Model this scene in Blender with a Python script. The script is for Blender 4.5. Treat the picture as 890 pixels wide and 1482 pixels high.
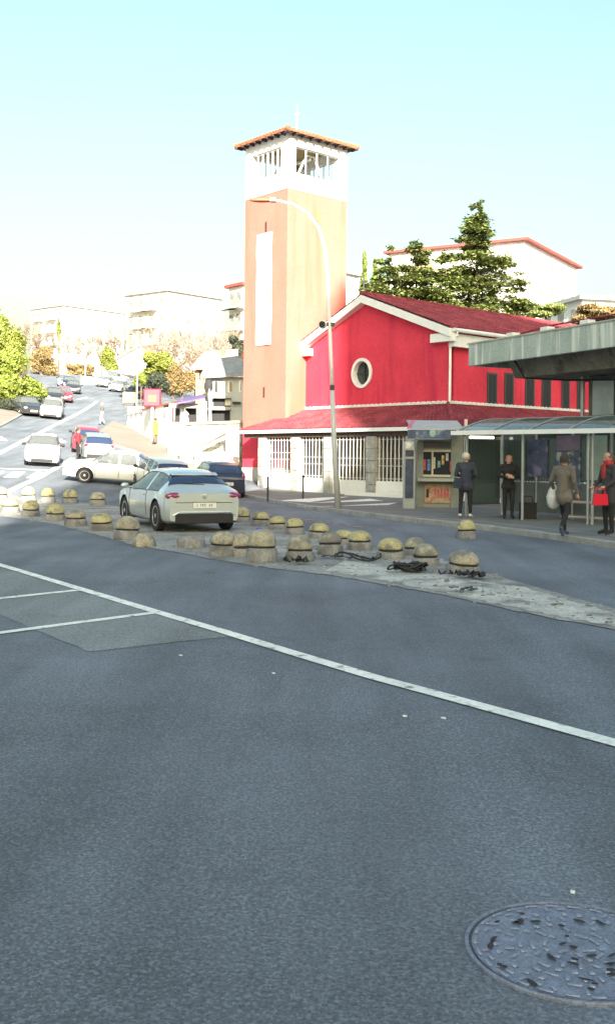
import bpy, bmesh, math, random
import numpy as np
from mathutils import Vector, Matrix
R = math.radians
random.seed(7)
scene = bpy.context.scene
for o in list(bpy.data.objects): bpy.data.objects.remove(o)

# ------------------------------------------------------------------ camera, sky, sun, exposure
EYE = 1.6; F = 1500.0; CX, HY = 445.0, 664.0; ROLL = R(0.6)
cam_d = bpy.data.cameras.new('camera'); cam = bpy.data.objects.new('camera', cam_d)
scene.collection.objects.link(cam); scene.camera = cam
cam.location = (0, 0, EYE)
cam.rotation_mode = 'QUATERNION'
cam.rotation_quaternion = (Matrix.Rotation(R(90), 4, 'X') @ Matrix.Rotation(ROLL, 4, 'Z')).to_quaternion()
cam_d.sensor_fit = 'VERTICAL'; cam_d.sensor_height = 24.0; cam_d.lens = 24.0 * F / 1482.0
cam_d.shift_y = -(741.0 - HY) / 1482.0; cam_d.clip_start = 0.05; cam_d.clip_end = 6000
SUN_EL = R(24); SUN_AZ = R(171)            # azimuth clockwise from +Y: behind the camera, a little to the right
world = bpy.data.worlds.new('World'); scene.world = world; world.use_nodes = True
nt = world.node_tree; nt.nodes.clear()
sky = nt.nodes.new('ShaderNodeTexSky'); sky.sky_type = 'NISHITA'; sky.sun_disc = False
sky.sun_elevation = SUN_EL; sky.sun_rotation = SUN_AZ; sky.air_density = 1.75; sky.dust_density = 5.0; sky.ozone_density = 3.6
bg = nt.nodes.new('ShaderNodeBackground'); bg.inputs['Strength'].default_value = 0.05
wo = nt.nodes.new('ShaderNodeOutputWorld')
tint = nt.nodes.new('ShaderNodeMix'); tint.data_type = 'RGBA'; tint.blend_type = 'MULTIPLY'; tint.inputs[0].default_value = 1.0; tint.inputs[7].default_value = (1.0, 1.0, .87, 1)
nt.links.new(sky.outputs[0], tint.inputs[6]); nt.links.new(tint.outputs[2], bg.inputs[0]); nt.links.new(bg.outputs[0], wo.inputs[0])
sun_d = bpy.data.lights.new('sun', 'SUN'); sun_d.energy = 3.0; sun_d.angle = R(0.5); sun_d.color = (1.0, 0.90, 0.76)
sun = bpy.data.objects.new('sun', sun_d); scene.collection.objects.link(sun)
TO_SUN = Vector((math.sin(SUN_AZ) * math.cos(SUN_EL), math.cos(SUN_AZ) * math.cos(SUN_EL), math.sin(SUN_EL)))
sun.rotation_mode = 'QUATERNION'; sun.rotation_quaternion = TO_SUN.to_track_quat('Z', 'Y'); sun.location = (0, -20, 60)
vs = scene.view_settings
vs.view_transform = 'Standard'; vs.look = 'None'; vs.gamma = 1.0; vs.use_curve_mapping = False
vs.exposure = 2.9

# ------------------------------------------------------------------ pixel -> place helpers
def ray(px, py):
    x, y = px - CX, -(py - HY)
    c, s = math.cos(ROLL), math.sin(ROLL)
    return ((x * c - y * s) / F, (x * s + y * c) / F)
PU = [0, 44, 47, 49, 52, 58, 68, 80, 90, 102, 148, 181, 200, 300, 500]
PZ = [0, 0, .03, .14, .42, .85, 1.5, 2.6, 3.5, 4.8, 9.3, 12.6, 14.5, 21, 30]
_u = np.arange(-60, 620); _p = np.interp(_u, PU, PZ)
_k = np.array([1, 2, 3, 2, 1]) / 9.0
_p = np.concatenate([_p[:2], np.convolve(_p, _k, 'valid'), _p[-2:]])
def zt(x, y): return float(np.interp(y - x, _u, _p))
def gp(px, py, lift=0.0):
    dx, dz = ray(px, py)
    lo = 1.0; Y = 1.5
    f = lambda Y: (EYE + dz * Y) - (zt(dx * Y, Y) + lift)
    while Y < 600 and f(Y) > 0: lo = Y; Y *= 1.02
    hi = Y
    for _ in range(40):
        m = (lo + hi) / 2
        if f(m) > 0: lo = m
        else: hi = m
    return Vector((dx * hi, hi, zt(dx * hi, hi) + lift))
def at(px, py, Y):
    dx, dz = ray(px, py); return Vector((dx * Y, Y, EYE + dz * Y))
def sc(Y): return Y / F          # metres per pixel at depth Y

# ------------------------------------------------------------------ materials
MATS = {}
def mat(name, col, rough=.7, metal=0., n1=0., s1=3., n2=0., s2=60., bump=0., bs=80., island=0., spec=.5, stain=None, alpha=None, emit=None, coat=0., world=False):
    if name in MATS: return MATS[name]
    m = bpy.data.materials.new(name); m.use_nodes = True
    N = m.node_tree.nodes; L = m.node_tree.links
    b = N['Principled BSDF']
    b.inputs['Roughness'].default_value = rough; b.inputs['Metallic'].default_value = metal
    b.inputs['Specular IOR Level'].default_value = spec
    if coat: b.inputs['Coat Weight'].default_value = coat; b.inputs['Coat Roughness'].default_value = .05
    tc = N.new('ShaderNodeTexCoord'); src = None
    gpos = N.new('ShaderNodeNewGeometry') if world else None
    OBJ = gpos.outputs['Position'] if world else tc.outputs['Object']
    c4 = (*col, 1)
    def mix(a, bcol, fac, mode='MIX'):
        x = N.new('ShaderNodeMix'); x.data_type = 'RGBA'; x.blend_type = mode
        if isinstance(fac, (int, float)): x.inputs[0].default_value = fac
        else: L.new(fac, x.inputs[0])
        for i, v in ((6, a), (7, bcol)):
            if isinstance(v, tuple): x.inputs[i].default_value = v
            else: L.new(v, x.inputs[i])
        return x.outputs[2]
    def noise(scale, detail=4., rg=.6):
        t = N.new('ShaderNodeTexNoise'); t.inputs['Scale'].default_value = scale; t.inputs['Detail'].default_value = detail; t.inputs['Roughness'].default_value = rg
        L.new(OBJ, t.inputs['Vector']); return t.outputs['Fac']
    def scaled(fac, lo, hi):
        r = N.new('ShaderNodeMapRange'); r.inputs['From Min'].default_value = .3; r.inputs['From Max'].default_value = .7
        r.inputs['To Min'].default_value = lo; r.inputs['To Max'].default_value = hi; L.new(fac, r.inputs['Value']); return r.outputs[0]
    cur = c4
    def mult(cur, fac):
        v = N.new('ShaderNodeCombineColor')
        for i in range(3): L.new(fac, v.inputs[i])
        return mix(cur, v.outputs[0], 1.0, 'MULTIPLY')
    if n1: cur = mult(cur, scaled(noise(s1), 1 - n1, 1 + n1))
    if n2: cur = mult(cur, scaled(noise(s2, 2.), 1 - n2, 1 + n2))
    if island:
        g = N.new('ShaderNodeNewGeometry'); r = N.new('ShaderNodeMapRange')
        r.inputs['To Min'].default_value = 1 - island; r.inputs['To Max'].default_value = 1 + island
        L.new(g.outputs['Random Per Island'], r.inputs['Value']); cur = mult(cur, r.outputs[0])
    if stain:
        scol, sscale, slo, shi, stretch = stain
        mp = N.new('ShaderNodeMapping'); mp.inputs['Scale'].default_value = stretch; L.new(OBJ, mp.inputs[0])
        t = N.new('ShaderNodeTexNoise'); t.inputs['Scale'].default_value = sscale; t.inputs['Detail'].default_value = 6; L.new(mp.outputs[0], t.inputs['Vector'])
        r = N.new('ShaderNodeMapRange'); r.inputs['From Min'].default_value = slo; r.inputs['From Max'].default_value = shi; L.new(t.outputs['Fac'], r.inputs['Value'])
        cur = mix(cur, (*scol, 1), r.outputs[0])
    if isinstance(cur, tuple): b.inputs['Base Color'].default_value = cur
    else: L.new(cur, b.inputs['Base Color'])
    if bump:
        bp = N.new('ShaderNodeBump'); bp.inputs['Strength'].default_value = bump; bp.inputs['Distance'].default_value = .02
        L.new(noise(bs, 5.), bp.inputs['Height']); L.new(bp.outputs[0], b.inputs['Normal'])
    if alpha is not None: b.inputs['Alpha'].default_value = alpha
    if emit: b.inputs['Emission Color'].default_value = (*emit[0], 1); b.inputs['Emission Strength'].default_value = emit[1]
    MATS[name] = m; return m

def glass_mat(name, tint, see):
    if name in MATS: return MATS[name]
    m = bpy.data.materials.new(name); m.use_nodes = True; N = m.node_tree.nodes; L = m.node_tree.links
    b = N['Principled BSDF']; b.inputs['Base Color'].default_value = (*[c * .25 for c in tint], 1); b.inputs['Roughness'].default_value = .04
    b.inputs['Specular IOR Level'].default_value = .8
    t = N.new('ShaderNodeBsdfTransparent'); t.inputs[0].default_value = (*tint, 1)
    x = N.new('ShaderNodeMixShader'); x.inputs[0].default_value = 1 - see
    L.new(t.outputs[0], x.inputs[1]); L.new(b.outputs[0], x.inputs[2]); L.new(x.outputs[0], N['Material Output'].inputs['Surface'])
    MATS[name] = m; return m

def asphalt(name, base, crack=.35, speck=.55, patch=.22):
    m = mat(name, base, rough=.82, n1=patch, s1=.35, n2=.40, s2=60, bump=.55, bs=140)
    N = m.node_tree.nodes; L = m.node_tree.links; b = N['Principled BSDF']
    cur = b.inputs['Base Color'].links[0].from_socket
    tc = N.new('ShaderNodeTexCoord')
    v = N.new('ShaderNodeTexVoronoi'); v.inputs['Scale'].default_value = 95; L.new(tc.outputs['Object'], v.inputs['Vector'])
    sp = N.new('ShaderNodeSeparateColor'); L.new(v.outputs['Color'], sp.inputs[0])
    r = N.new('ShaderNodeMapRange'); r.inputs['From Min'].default_value = .55; r.inputs['From Max'].default_value = 1.; r.inputs['To Max'].default_value = speck
    L.new(sp.outputs[0], r.inputs['Value'])
    x = N.new('ShaderNodeMix'); x.data_type = 'RGBA'; L.new(r.outputs[0], x.inputs[0]); L.new(cur, x.inputs[6]); x.inputs[7].default_value = (base[0] * 2.1, base[1] * 2.1, base[2] * 2.1, 1)
    # long worn streaks and oil stains
    mp = N.new('ShaderNodeMapping'); mp.inputs['Rotation'].default_value = (0, 0, R(-33)); mp.inputs['Scale'].default_value = (1.3, .16, 1)
    L.new(tc.outputs['Object'], mp.inputs[0])
    t = N.new('ShaderNodeTexNoise'); t.inputs['Scale'].default_value = 1.1; t.inputs['Detail'].default_value = 7; L.new(mp.outputs[0], t.inputs['Vector'])
    r2 = N.new('ShaderNodeMapRange'); r2.inputs['From Min'].default_value = .35; r2.inputs['From Max'].default_value = .68; r2.inputs['To Min'].default_value = .78; r2.inputs['To Max'].default_value = 1.22
    L.new(t.outputs['Fac'], r2.inputs['Value'])
    cc = N.new('ShaderNodeCombineColor')
    for i in range(3): L.new(r2.outputs[0], cc.inputs[i])
    y = N.new('ShaderNodeMix'); y.data_type = 'RGBA'; y.blend_type = 'MULTIPLY'; y.inputs[0].default_value = 1; L.new(x.outputs[2], y.inputs[6]); L.new(cc.outputs[0], y.inputs[7])
    # hairline cracks and dark tar spots, only in some places
    wv = N.new('ShaderNodeTexNoise'); wv.inputs['Scale'].default_value = 2.2; wv.inputs['Detail'].default_value = 6; L.new(tc.outputs['Object'], wv.inputs['Vector'])
    ad = N.new('ShaderNodeMix'); ad.data_type = 'VECTOR'; ad.inputs[0].default_value = .16; L.new(tc.outputs['Object'], ad.inputs[4]); L.new(wv.outputs['Color'], ad.inputs[5])
    ve = N.new('ShaderNodeTexVoronoi'); ve.feature = 'DISTANCE_TO_EDGE'; ve.inputs['Scale'].default_value = .42; L.new(ad.outputs[1], ve.inputs['Vector'])
    ce = N.new('ShaderNodeMapRange'); ce.inputs['From Min'].default_value = .0; ce.inputs['From Max'].default_value = .0045; ce.inputs['To Min'].default_value = 1; ce.inputs['To Max'].default_value = 0; L.new(ve.outputs['Distance'], ce.inputs['Value'])
    mk = N.new('ShaderNodeTexNoise'); mk.inputs['Scale'].default_value = .5; L.new(tc.outputs['Object'], mk.inputs['Vector'])
    mr = N.new('ShaderNodeMapRange'); mr.inputs['From Min'].default_value = .50; mr.inputs['From Max'].default_value = .60; mr.inputs['To Max'].default_value = crack; L.new(mk.outputs['Fac'], mr.inputs['Value'])
    mm = N.new('ShaderNodeMath'); mm.operation = 'MULTIPLY'; L.new(ce.outputs[0], mm.inputs[0]); L.new(mr.outputs[0], mm.inputs[1])
    z = N.new('ShaderNodeMix'); z.data_type = 'RGBA'; L.new(mm.outputs[0], z.inputs[0]); L.new(y.outputs[2], z.inputs[6]); z.inputs[7].default_value = (.03, .032, .035, 1)
    os_ = N.new('ShaderNodeTexNoise'); os_.inputs['Scale'].default_value = 1.7; os_.inputs['Detail'].default_value = 3; L.new(tc.outputs['Object'], os_.inputs['Vector'])
    orr = N.new('ShaderNodeMapRange'); orr.inputs['From Min'].default_value = .66; orr.inputs['From Max'].default_value = .76; orr.inputs['To Max'].default_value = .45; L.new(os_.outputs['Fac'], orr.inputs['Value'])
    z2 = N.new('ShaderNodeMix'); z2.data_type = 'RGBA'; L.new(orr.outputs[0], z2.inputs[0]); L.new(z.outputs[2], z2.inputs[6]); z2.inputs[7].default_value = (.05, .052, .056, 1)
    L.new(z2.outputs[2], b.inputs['Base Color'])
    return m

M_ASPH = asphalt('asphalt', (.108, .126, .150), speck=.7, patch=.32)
M_ASPH2 = asphalt('asphalt_pale', (.105, .119, .142), patch=.16)
M_PATCH = asphalt('asphalt_patch', (.165, .185, .19), patch=.12)
M_PAVE = mat('paving_asphalt', (.145, .147, .14), rough=.85, n1=.2, s1=.8, n2=.25, s2=50, bump=.4, bs=90)
M_SIDE = mat('pale_paving', (.19, .175, .15), rough=.85, n1=.15, s1=.7, n2=.15, s2=30, bump=.3, bs=60)
M_KERB = mat('kerb_stone', (.27, .27, .26), rough=.85, n1=.25, s1=2.5, n2=.15, s2=40, bump=.3, bs=40)
M_PAINT = mat('road_paint', (.74, .76, .70), rough=.6, n1=.12, s1=2., n2=.12, s2=45, bump=.2, bs=120, stain=((.16, .17, .17), 9., .56, .72, (1, 1, 1)))
M_DUST = mat('dusty_concrete', (.26, .26, .245), rough=.9, n1=.25, s1=1.2, n2=.3, s2=14, bump=.6, bs=30, stain=((.13, .13, .125), 1.3, .48, .70, (1, 1, 1)))
M_DUST2 = mat('pale_dust', (.42, .42, .38), rough=.95, n1=.2, s1=3, n2=.3, s2=25, bump=.4, bs=40, stain=((.16, .16, .15), 2.0, .50, .68, (1, 1, 1)))
M_CONC = mat('bollard_concrete', (.21, .21, .20), world=True, stain=((.11, .11, .105), 2.6, .52, .68, (1, 1, 1)), rough=.9, n1=.3, s1=5, n2=.2, s2=40, bump=.6, bs=45)
M_DOME = mat('bollard_dome', (.32, .30, .22), world=True, rough=.9, n1=.28, s1=6, n2=.3, s2=45, bump=.8, bs=50, stain=((.17, .165, .15), 5., .47, .60, (1, 1, 1)))
M_DOME2 = mat('bollard_dome_yellow', (.36, .335, .18), world=True, rough=.85, n1=.25, s1=7, n2=.3, s2=45, bump=.8, bs=50, stain=((.17, .165, .14), 6., .53, .64, (1, 1, 1)))
M_BLACK = mat('black_rubber', (.012, .012, .014), rough=.6, bump=.3, bs=60)
M_RED = mat('red_render', (.56, .050, .082), rough=.95, spec=.12, n1=.14, s1=.5, n2=.08, s2=9, stain=((.40, .030, .065), 1.6, .50, .72, (1, 1, .14)), bump=.25, bs=60)
M_RED_LIT = mat('red_render_lit', (.56, .155, .125), rough=.95, spec=.12, n1=.08, s1=.5, n2=.06, s2=9, stain=((.47, .13, .09), 1.5, .52, .72, (1, 1, .12)), bump=.25, bs=60)  # same red render made paler: the tower's sun glare is put into the colour
M_WHITE = mat('white_render', (.72, .72, .69), rough=.8, n1=.06, s1=.8, n2=.05, s2=12, bump=.2, bs=50)
M_WPAINT = mat('white_wood', (.70, .72, .70), rough=.5, n1=.06, s1=2)
M_TILE = mat('roof_tile', (.23, .048, .06), rough=.9, spec=.15, n1=.35, s1=1.4, n2=.3, s2=11, bump=.3, bs=60)
M_TILE2 = mat('roof_tile_orange', (.42, .12, .06), rough=.8, n1=.2, s1=1.8, n2=.3, s2=10, bump=.3, bs=60)
M_BEIGETILE = mat('pale_roof_tile', (.48, .33, .2), rough=.85, n1=.2, s1=1.8, n2=.25, s2=10, bump=.3, bs=60)
M_STONE = mat('pillar_stone', (.30, .30, .28), rough=.9, n1=.25, s1=2.5, n2=.2, s2=22, bump=.6, bs=30)
M_WSTONE = mat('pale_rubble_stone', (.46, .44, .38), rough=.9, n1=.25, s1=3., n2=.2, s2=22, bump=.6, bs=30, island=.15)
M_STEEL = mat('galvanised_steel', (.33, .35, .36), rough=.45, metal=.6, n1=.15, s1=4)
M_DSTEEL = mat('dark_steel', (.05, .055, .06), rough=.5, metal=.4, n1=.15, s1=4)
M_RAIL = mat('grille_paint', (.50, .50, .47), rough=.5, n1=.1, s1=4)
M_WOOD = mat('dark_timber', (.055, .035, .028), rough=.8, n1=.3, s1=6)
M_DARK = mat('dark_interior', (.018, .019, .022), rough=.8)
M_PANE = mat('window_pane', (.025, .03, .036), rough=.06, spec=.7, n1=.2, s1=.6)
M_BLIND = mat('green_shutter', (.045, .052, .055), rough=.7, n1=.15, s1=4)
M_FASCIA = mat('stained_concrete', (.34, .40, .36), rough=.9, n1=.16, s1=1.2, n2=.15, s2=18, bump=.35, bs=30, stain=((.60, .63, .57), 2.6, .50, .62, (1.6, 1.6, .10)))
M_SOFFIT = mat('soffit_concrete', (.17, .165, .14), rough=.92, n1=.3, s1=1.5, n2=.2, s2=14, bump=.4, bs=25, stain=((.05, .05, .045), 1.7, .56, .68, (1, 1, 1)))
M_IRON = mat('cast_iron', (.20, .225, .285), rough=.5, metal=.45, n1=.25, s1=14, n2=.25, s2=90, bump=.4, bs=120)
M_IRON2 = mat('cast_iron_worn', (.30, .33, .40), rough=.45, metal=.5, n1=.3, s1=18, n2=.25, s2=90, bump=.3, bs=120)
M_CREAM = mat('cream_wall', (.66, .63, .55), rough=.85, n1=.06, s1=.4, n2=.05, s2=6)
M_BARK = mat('bark', (.13, .10, .075), rough=.95, n1=.3, s1=5, n2=.2, s2=30, bump=.5, bs=20)
M_TWIG = mat('twig', (.24, .19, .15), rough=.95, n1=.2, s1=3)
M_LEAFG = mat('leaf_green', (.155, .20, .03), rough=.6, island=.45)
M_LEAFO = mat('leaf_autumn', (.20, .145, .06), rough=.7, island=.4)
M_LEAFY = mat('leaf_olive', (.16, .19, .03), rough=.65, island=.45)
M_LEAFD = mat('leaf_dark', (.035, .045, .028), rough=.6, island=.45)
M_NEEDLE = mat('needle', (.14, .175, .048), rough=.6, island=.5)
M_TYRE = mat('tyre', (.015, .015, .017), rough=.75, bump=.2, bs=60)
M_RIM = mat('alloy', (.5, .52, .53), rough=.3, metal=.8)
M_GLASS = glass_mat('car_glass', (.62, .70, .72), .42)
M_GLASSD = glass_mat('car_glass_dark', (.12, .19, .42), .2)  # blue reflection on the rear window is put into the tint
M_SGLASS = glass_mat('shelter_glass', (.40, .50, .48), .5)
M_RGLASS = glass_mat('roof_glass', (.50, .62, .58), .45)
M_TAIL = mat('tail_lamp', (.20, .008, .07), rough=.12, spec=.7, coat=.6)
M_HEAD = mat('head_lamp', (.5, .52, .53), rough=.1, spec=.8, coat=.6)
M_PLATE = mat('number_plate', (.62, .63, .6), rough=.4)
M_INK = mat('plate_ink', (.03, .035, .06), rough=.5)
def paint(name, col, metal=0.3, rough=.28): return mat(name, col, rough=rough, metal=metal, n1=.04, s1=2.5, coat=.7, spec=.5)
# ------------------------------------------------------------------ object helpers
COL = scene.collection
def tag(o, label=None, cat=None, group=None, kind=None):
    if label: o['label'] = label
    if cat: o['category'] = cat
    if group: o['group'] = group
    if kind: o['kind'] = kind
    return o
def thing(name, label, cat, loc=(0, 0, 0), rz=0., group=None):
    o = bpy.data.objects.new(name, None); COL.objects.link(o); o.empty_display_size = .2
    o.location = loc; o.rotation_euler = (0, 0, rz); return tag(o, label, cat, group)
def root_of(o):
    while o.parent: o = o.parent
    return o
class MB:
    def __init__(s): s.v = []; s.f = []
    def quad(s, *pts):
        n = len(s.v); s.v += [tuple(p) for p in pts]; s.f.append(tuple(range(n, n + len(pts)))); return s
    def obox(s, o, a, b, c):
        o, a, b, c = Vector(o), Vector(a), Vector(b), Vector(c); n = len(s.v)
        if a.cross(b).dot(c) < 0: a, b = b, a
        for k in (0, 1):
            for (i, j) in ((0, 0), (1, 0), (1, 1), (0, 1)): s.v.append(tuple(o + a * i + b * j + c * k))
        for q in ((3, 2, 1, 0), (4, 5, 6, 7), (0, 1, 5, 4), (1, 2, 6, 5), (2, 3, 7, 6), (3, 0, 4, 7)): s.f.append(tuple(n + i for i in q))
        return s
    def box(s, x0, x1, y0, y1, z0, z1): return s.obox((x0, y0, z0), (x1 - x0, 0, 0), (0, y1 - y0, 0), (0, 0, z1 - z0))
    def tube(s, pts, r, n=8, cap=True):
        pts = [Vector(p) for p in pts]; m = len(pts)
        if not isinstance(r, (list, tuple)): r = [r] * m
        base = len(s.v); prev = None
        for i, p in enumerate(pts):
            d = (pts[min(i + 1, m - 1)] - pts[max(i - 1, 0)])
            d = d.normalized() if d.length > 1e-9 else Vector((0, 0, 1))
            if prev is None:
                up = Vector((0, 0, 1)) if abs(d.z) < .9 else Vector((1, 0, 0)); a = d.cross(up).normalized()
            else:
                a = (prev - d * prev.dot(d)); a = a.normalized() if a.length > 1e-6 else d.orthogonal().normalized()
            prev = a; b = d.cross(a)
            for k in range(n):
                t = 2 * math.pi * k / n; s.v.append(tuple(p + (a * math.cos(t) + b * math.sin(t)) * r[i]))
        for i in range(m - 1):
            for k in range(n):
                q = base + i * n; k2 = (k + 1) % n; s.f.append((q + k, q + k2, q + n + k2, q + n + k))
        if cap:
            s.f.append(tuple(base + k for k in reversed(range(n)))); s.f.append(tuple(base + (m - 1) * n + k for k in range(n)))
        return s
    def lathe(s, prof, c=(0, 0, 0), n=20, axis='Z', jit=None):
        base = len(s.v); c = Vector(c)
        for (r, h) in prof:
            for k in range(n):
                t = 2 * math.pi * k / n; rr = r * (1 + (jit(k, h) if jit else 0))
                p = (rr * math.cos(t), rr * math.sin(t), h)
                if axis == 'Y': p = (p[0], p[2], p[1])
                elif axis == 'X': p = (p[2], p[0], p[1])
                s.v.append(tuple(c + Vector(p)))
        for i in range(len(prof) - 1):
            for k in range(n):
                q = base + i * n; k2 = (k + 1) % n
                f = (q + k, q + k2, q + n + k2, q + n + k); s.f.append(f if axis != 'Y' else f[::-1])
        f0 = tuple(base + k for k in reversed(range(n))); f1 = tuple(base + (len(prof) - 1) * n + k for k in range(n))
        s.f.append(f0 if axis != 'Y' else f0[::-1]); s.f.append(f1 if axis != 'Y' else f1[::-1]); return s
    def ell(s, c, r, nu=12, nv=8, rot=None):
        base = len(s.v); c = Vector(c)
        for i in range(nv + 1):
            ph = math.pi * i / nv
            for k in range(nu):
                t = 2 * math.pi * k / nu; p = Vector((r[0] * math.sin(ph) * math.cos(t), r[1] * math.sin(ph) * math.sin(t), r[2] * math.cos(ph)))
                if rot is not None: p = rot @ p
                s.v.append(tuple(c + p))
        for i in range(nv):
            for k in range(nu):
                q = base + i * nu; k2 = (k + 1) % nu; s.f.append((q + k, q + nu + k, q + nu + k2, q + k2))
        return s
    def prism(s, poly, d):
        """poly: list of 3D points (planar); extruded by vector d"""
        poly = [Vector(p) for p in poly]; d = Vector(d); n = len(s.v); m = len(poly)
        nrm = Vector((0, 0, 0))
        for i in range(m): nrm += poly[i].cross(poly[(i + 1) % m])
        if nrm.dot(d) < 0: poly = poly[::-1]
        s.v += [tuple(p) for p in poly] + [tuple(p + d) for p in poly]
        s.f.append(tuple(n + i for i in reversed(range(m)))); s.f.append(tuple(n + m + i for i in range(m)))
        for i in range(m): j = (i + 1) % m; s.f.append((n + i, n + j, n + m + j, n + m + i))
        return s
    def build(s, name, m, parent=None, w=True, smooth=False, loc=None, bevel=0.):
        me = bpy.data.meshes.new(name); off = Vector((0, 0, 0))
        if loc is not None: off = Vector(loc)
        elif parent is not None and w: off = Vector(root_of(parent).location)
        arr = np.array(s.v, dtype=float) - np.array(off) if s.v else np.zeros((0, 3))
        me.from_pydata(arr.tolist(), [], s.f)
        if bevel:
            bm = bmesh.new(); bm.from_mesh(me); bmesh.ops.bevel(bm, geom=list(bm.edges), offset=bevel, segments=1, affect='EDGES', clamp_overlap=True); bm.to_mesh(me); bm.free()
        me.update()
        if smooth: me.polygons.foreach_set('use_smooth', [True] * len(me.polygons))
        o = bpy.data.objects.new(name, me); COL.objects.link(o)
        if m: me.materials.append(m)
        if parent is not None: o.parent = parent
        elif loc is not None: o.location = loc
        return o
def copy_tree(o, parent=None):
    c = o.copy(); COL.objects.link(c); c.parent = parent
    for ch in list(o.children): copy_tree(ch, c)
    return c
def inst(src, parent, loc, rz=0., name=None):
    """another piece that shares src's mesh"""
    c = bpy.data.objects.new(name or src.name.split('.')[0], src.data); COL.objects.link(c); c.parent = parent; c.location = loc; c.rotation_euler = (0, 0, rz); return c

# ------------------------------------------------------------------ the ground
def axis_coords(lo, hi, core0, core1):
    c = list(range(core0, core1 + 1)); st = 2.; x = core1
    while x < hi: x += st; st *= 1.35; c.append(min(x, hi))
    st = 2.; x = core0; left = []
    while x > lo: x -= st; st *= 1.35; left.append(max(x, lo))
    return left[::-1] + c
xs = axis_coords(-3000, 3000, -70, 60); ys = axis_coords(-900, 4000, -6, 190)
g = MB()
for y in ys:
    for x in xs: g.v.append((x, y, zt(x, y)))
nx = len(xs)
for j in range(len(ys) - 1):
    for i in range(nx - 1):
        a = j * nx + i; g.f.append((a, a + 1, a + nx + 1)); g.f.append((a, a + nx + 1, a + nx))
tag(g.build('ground', M_ASPH), kind='structure')

def resample(pts, n):
    pts = [Vector(p) for p in pts]; d = [0.]
    for i in range(len(pts) - 1): d.append(d[-1] + (pts[i + 1] - pts[i]).length)
    out = []
    for k in range(n):
        t = d[-1] * k / (n - 1)
        i = max(j for j in range(len(d)) if d[j] <= t + 1e-9); i = min(i, len(pts) - 2)
        f = (t - d[i]) / max(d[i + 1] - d[i], 1e-9); out.append(pts[i].lerp(pts[i + 1], f))
    return out
def drape(A, B, nu, nv, dz, jag=0., thick=0.):
    """sheet between the plan polylines A and B, lying dz above the terrain"""
    A, B = resample(A, nu), resample(B, nu); m = MB(); rnd = random.Random(int(dz * 1e5) + nu)
    for i in range(nu):
        ja, jb = rnd.uniform(-jag, jag), rnd.uniform(-jag, jag)
        d = (B[i] - A[i]); d.z = 0; L = max(d.length, 1e-6); d /= L
        for j in range(nv + 1):
            t = j / nv; p = A[i] + d * (ja * (1 - t) + (L + jb) * t); m.v.append((p.x, p.y, zt(p.x, p.y) + dz))
    for i in range(nu - 1):
        for j in range(nv):
            a = i * (nv + 1) + j; q = (a, a + 1, a + nv + 2, a + nv + 1); m.f.append(q)
    # keep normals up
    p0, p1, p2 = (Vector(m.v[k]) for k in m.f[0][:3])
    if (p1 - p0).cross(p2 - p0).z < 0: m.f = [f[::-1] for f in m.f]
    return m
def path_line(pts, width, dz, step=.5):
    pts = [Vector((p[0], p[1], 0)) for p in pts]; L = sum((pts[i + 1] - pts[i]).length for i in range(len(pts) - 1))
    n = max(2, int(L / step)); c = resample(pts, n); A = []; B = []
    for i in range(n):
        d = c[min(i + 1, n - 1)] - c[max(i - 1, 0)]; d.normalize(); nn = Vector((-d.y, d.x, 0)); A.append(c[i] - nn * width / 2); B.append(c[i] + nn * width / 2)
    m = MB()
    for a, b in zip(A, B):
        for p in (a, b): m.v.append((p.x, p.y, zt(p.x, p.y) + dz))
    for i in range(n - 1): m.f.append((2 * i, 2 * i + 2, 2 * i + 3, 2 * i + 1))
    return m
G = lambda L, lift=0.: [gp(x, y, lift) for x, y in L]
def marking(name, m, material=M_PAINT): return tag(m.build(name, material), kind='structure')

# asphalt repair sheets
marking('parking_patch', drape(G([(-80, 800), (0, 821), (112, 855), (222, 888), (332, 922)]), G([(-80, 868), (0, 890), (60, 915), (130, 944), (250, 930)]), 40, 6, .004, .02), M_PATCH)
# edge line and bay lines
_ll = G([(-120, 784), (0, 818), (110, 851), (222, 885), (330, 917), (430, 948), (540, 981), (640, 1008), (760, 1041), (890, 1077), (1010, 1110)])
_ll.append(_ll[-1] + (_ll[-1] - _ll[-4]).normalized() * 9.); _ll.insert(0, _ll[0] + (_ll[0] - _ll[3]).normalized() * 12.)
marking('lane_line', path_line(_ll, .135, .009, .25))
marking('bay_line', path_line(G([(-80, 875), (0, 867), (112, 855)]), .12, .009))
marking('bay_line', path_line(G([(-80, 928), (0, 917), (120, 901), (222, 888)]), .12, .009))
# road on the left
marking('junction_line', path_line(G([(-20, 728), (10, 713), (60, 690), (106, 663)]), .28, .006))
marking('stop_line', path_line(G([(-40, 677), (0, 678), (75, 681)]), .35, .006))
for q in ([(5, 691), (27, 691), (38, 683), (20, 683)], [(38, 692), (60, 692), (71, 684), (53, 683)], [(-25, 690), (-4, 690), (8, 682), (-8, 682)]):
    p = G(q); marking('crossing_stripe', drape([p[0], p[3]], [p[1], p[2]], 8, 3, .006))
marking('centre_line', path_line(G([(-30, 670), (0, 656), (44, 633), (74, 618), (109, 601), (128, 590), (141, 581)]), .30, .006))
marking('lane_dash', path_line(G([(113, 578), (126, 575)]), .3, .006))
p = G([(80, 640), (97, 640), (88, 635)]); marking('arrow_mark', drape([p[0], p[2]], [p[1], p[2] + Vector((.05, 0, 0))], 6, 2, .006))
p = G([(-6, 638), (12, 638), (2, 632)]); marking('arrow_mark', drape([p[0], p[2]], [p[1], p[2] + Vector((.05, 0, 0))], 6, 2, .006))

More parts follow.
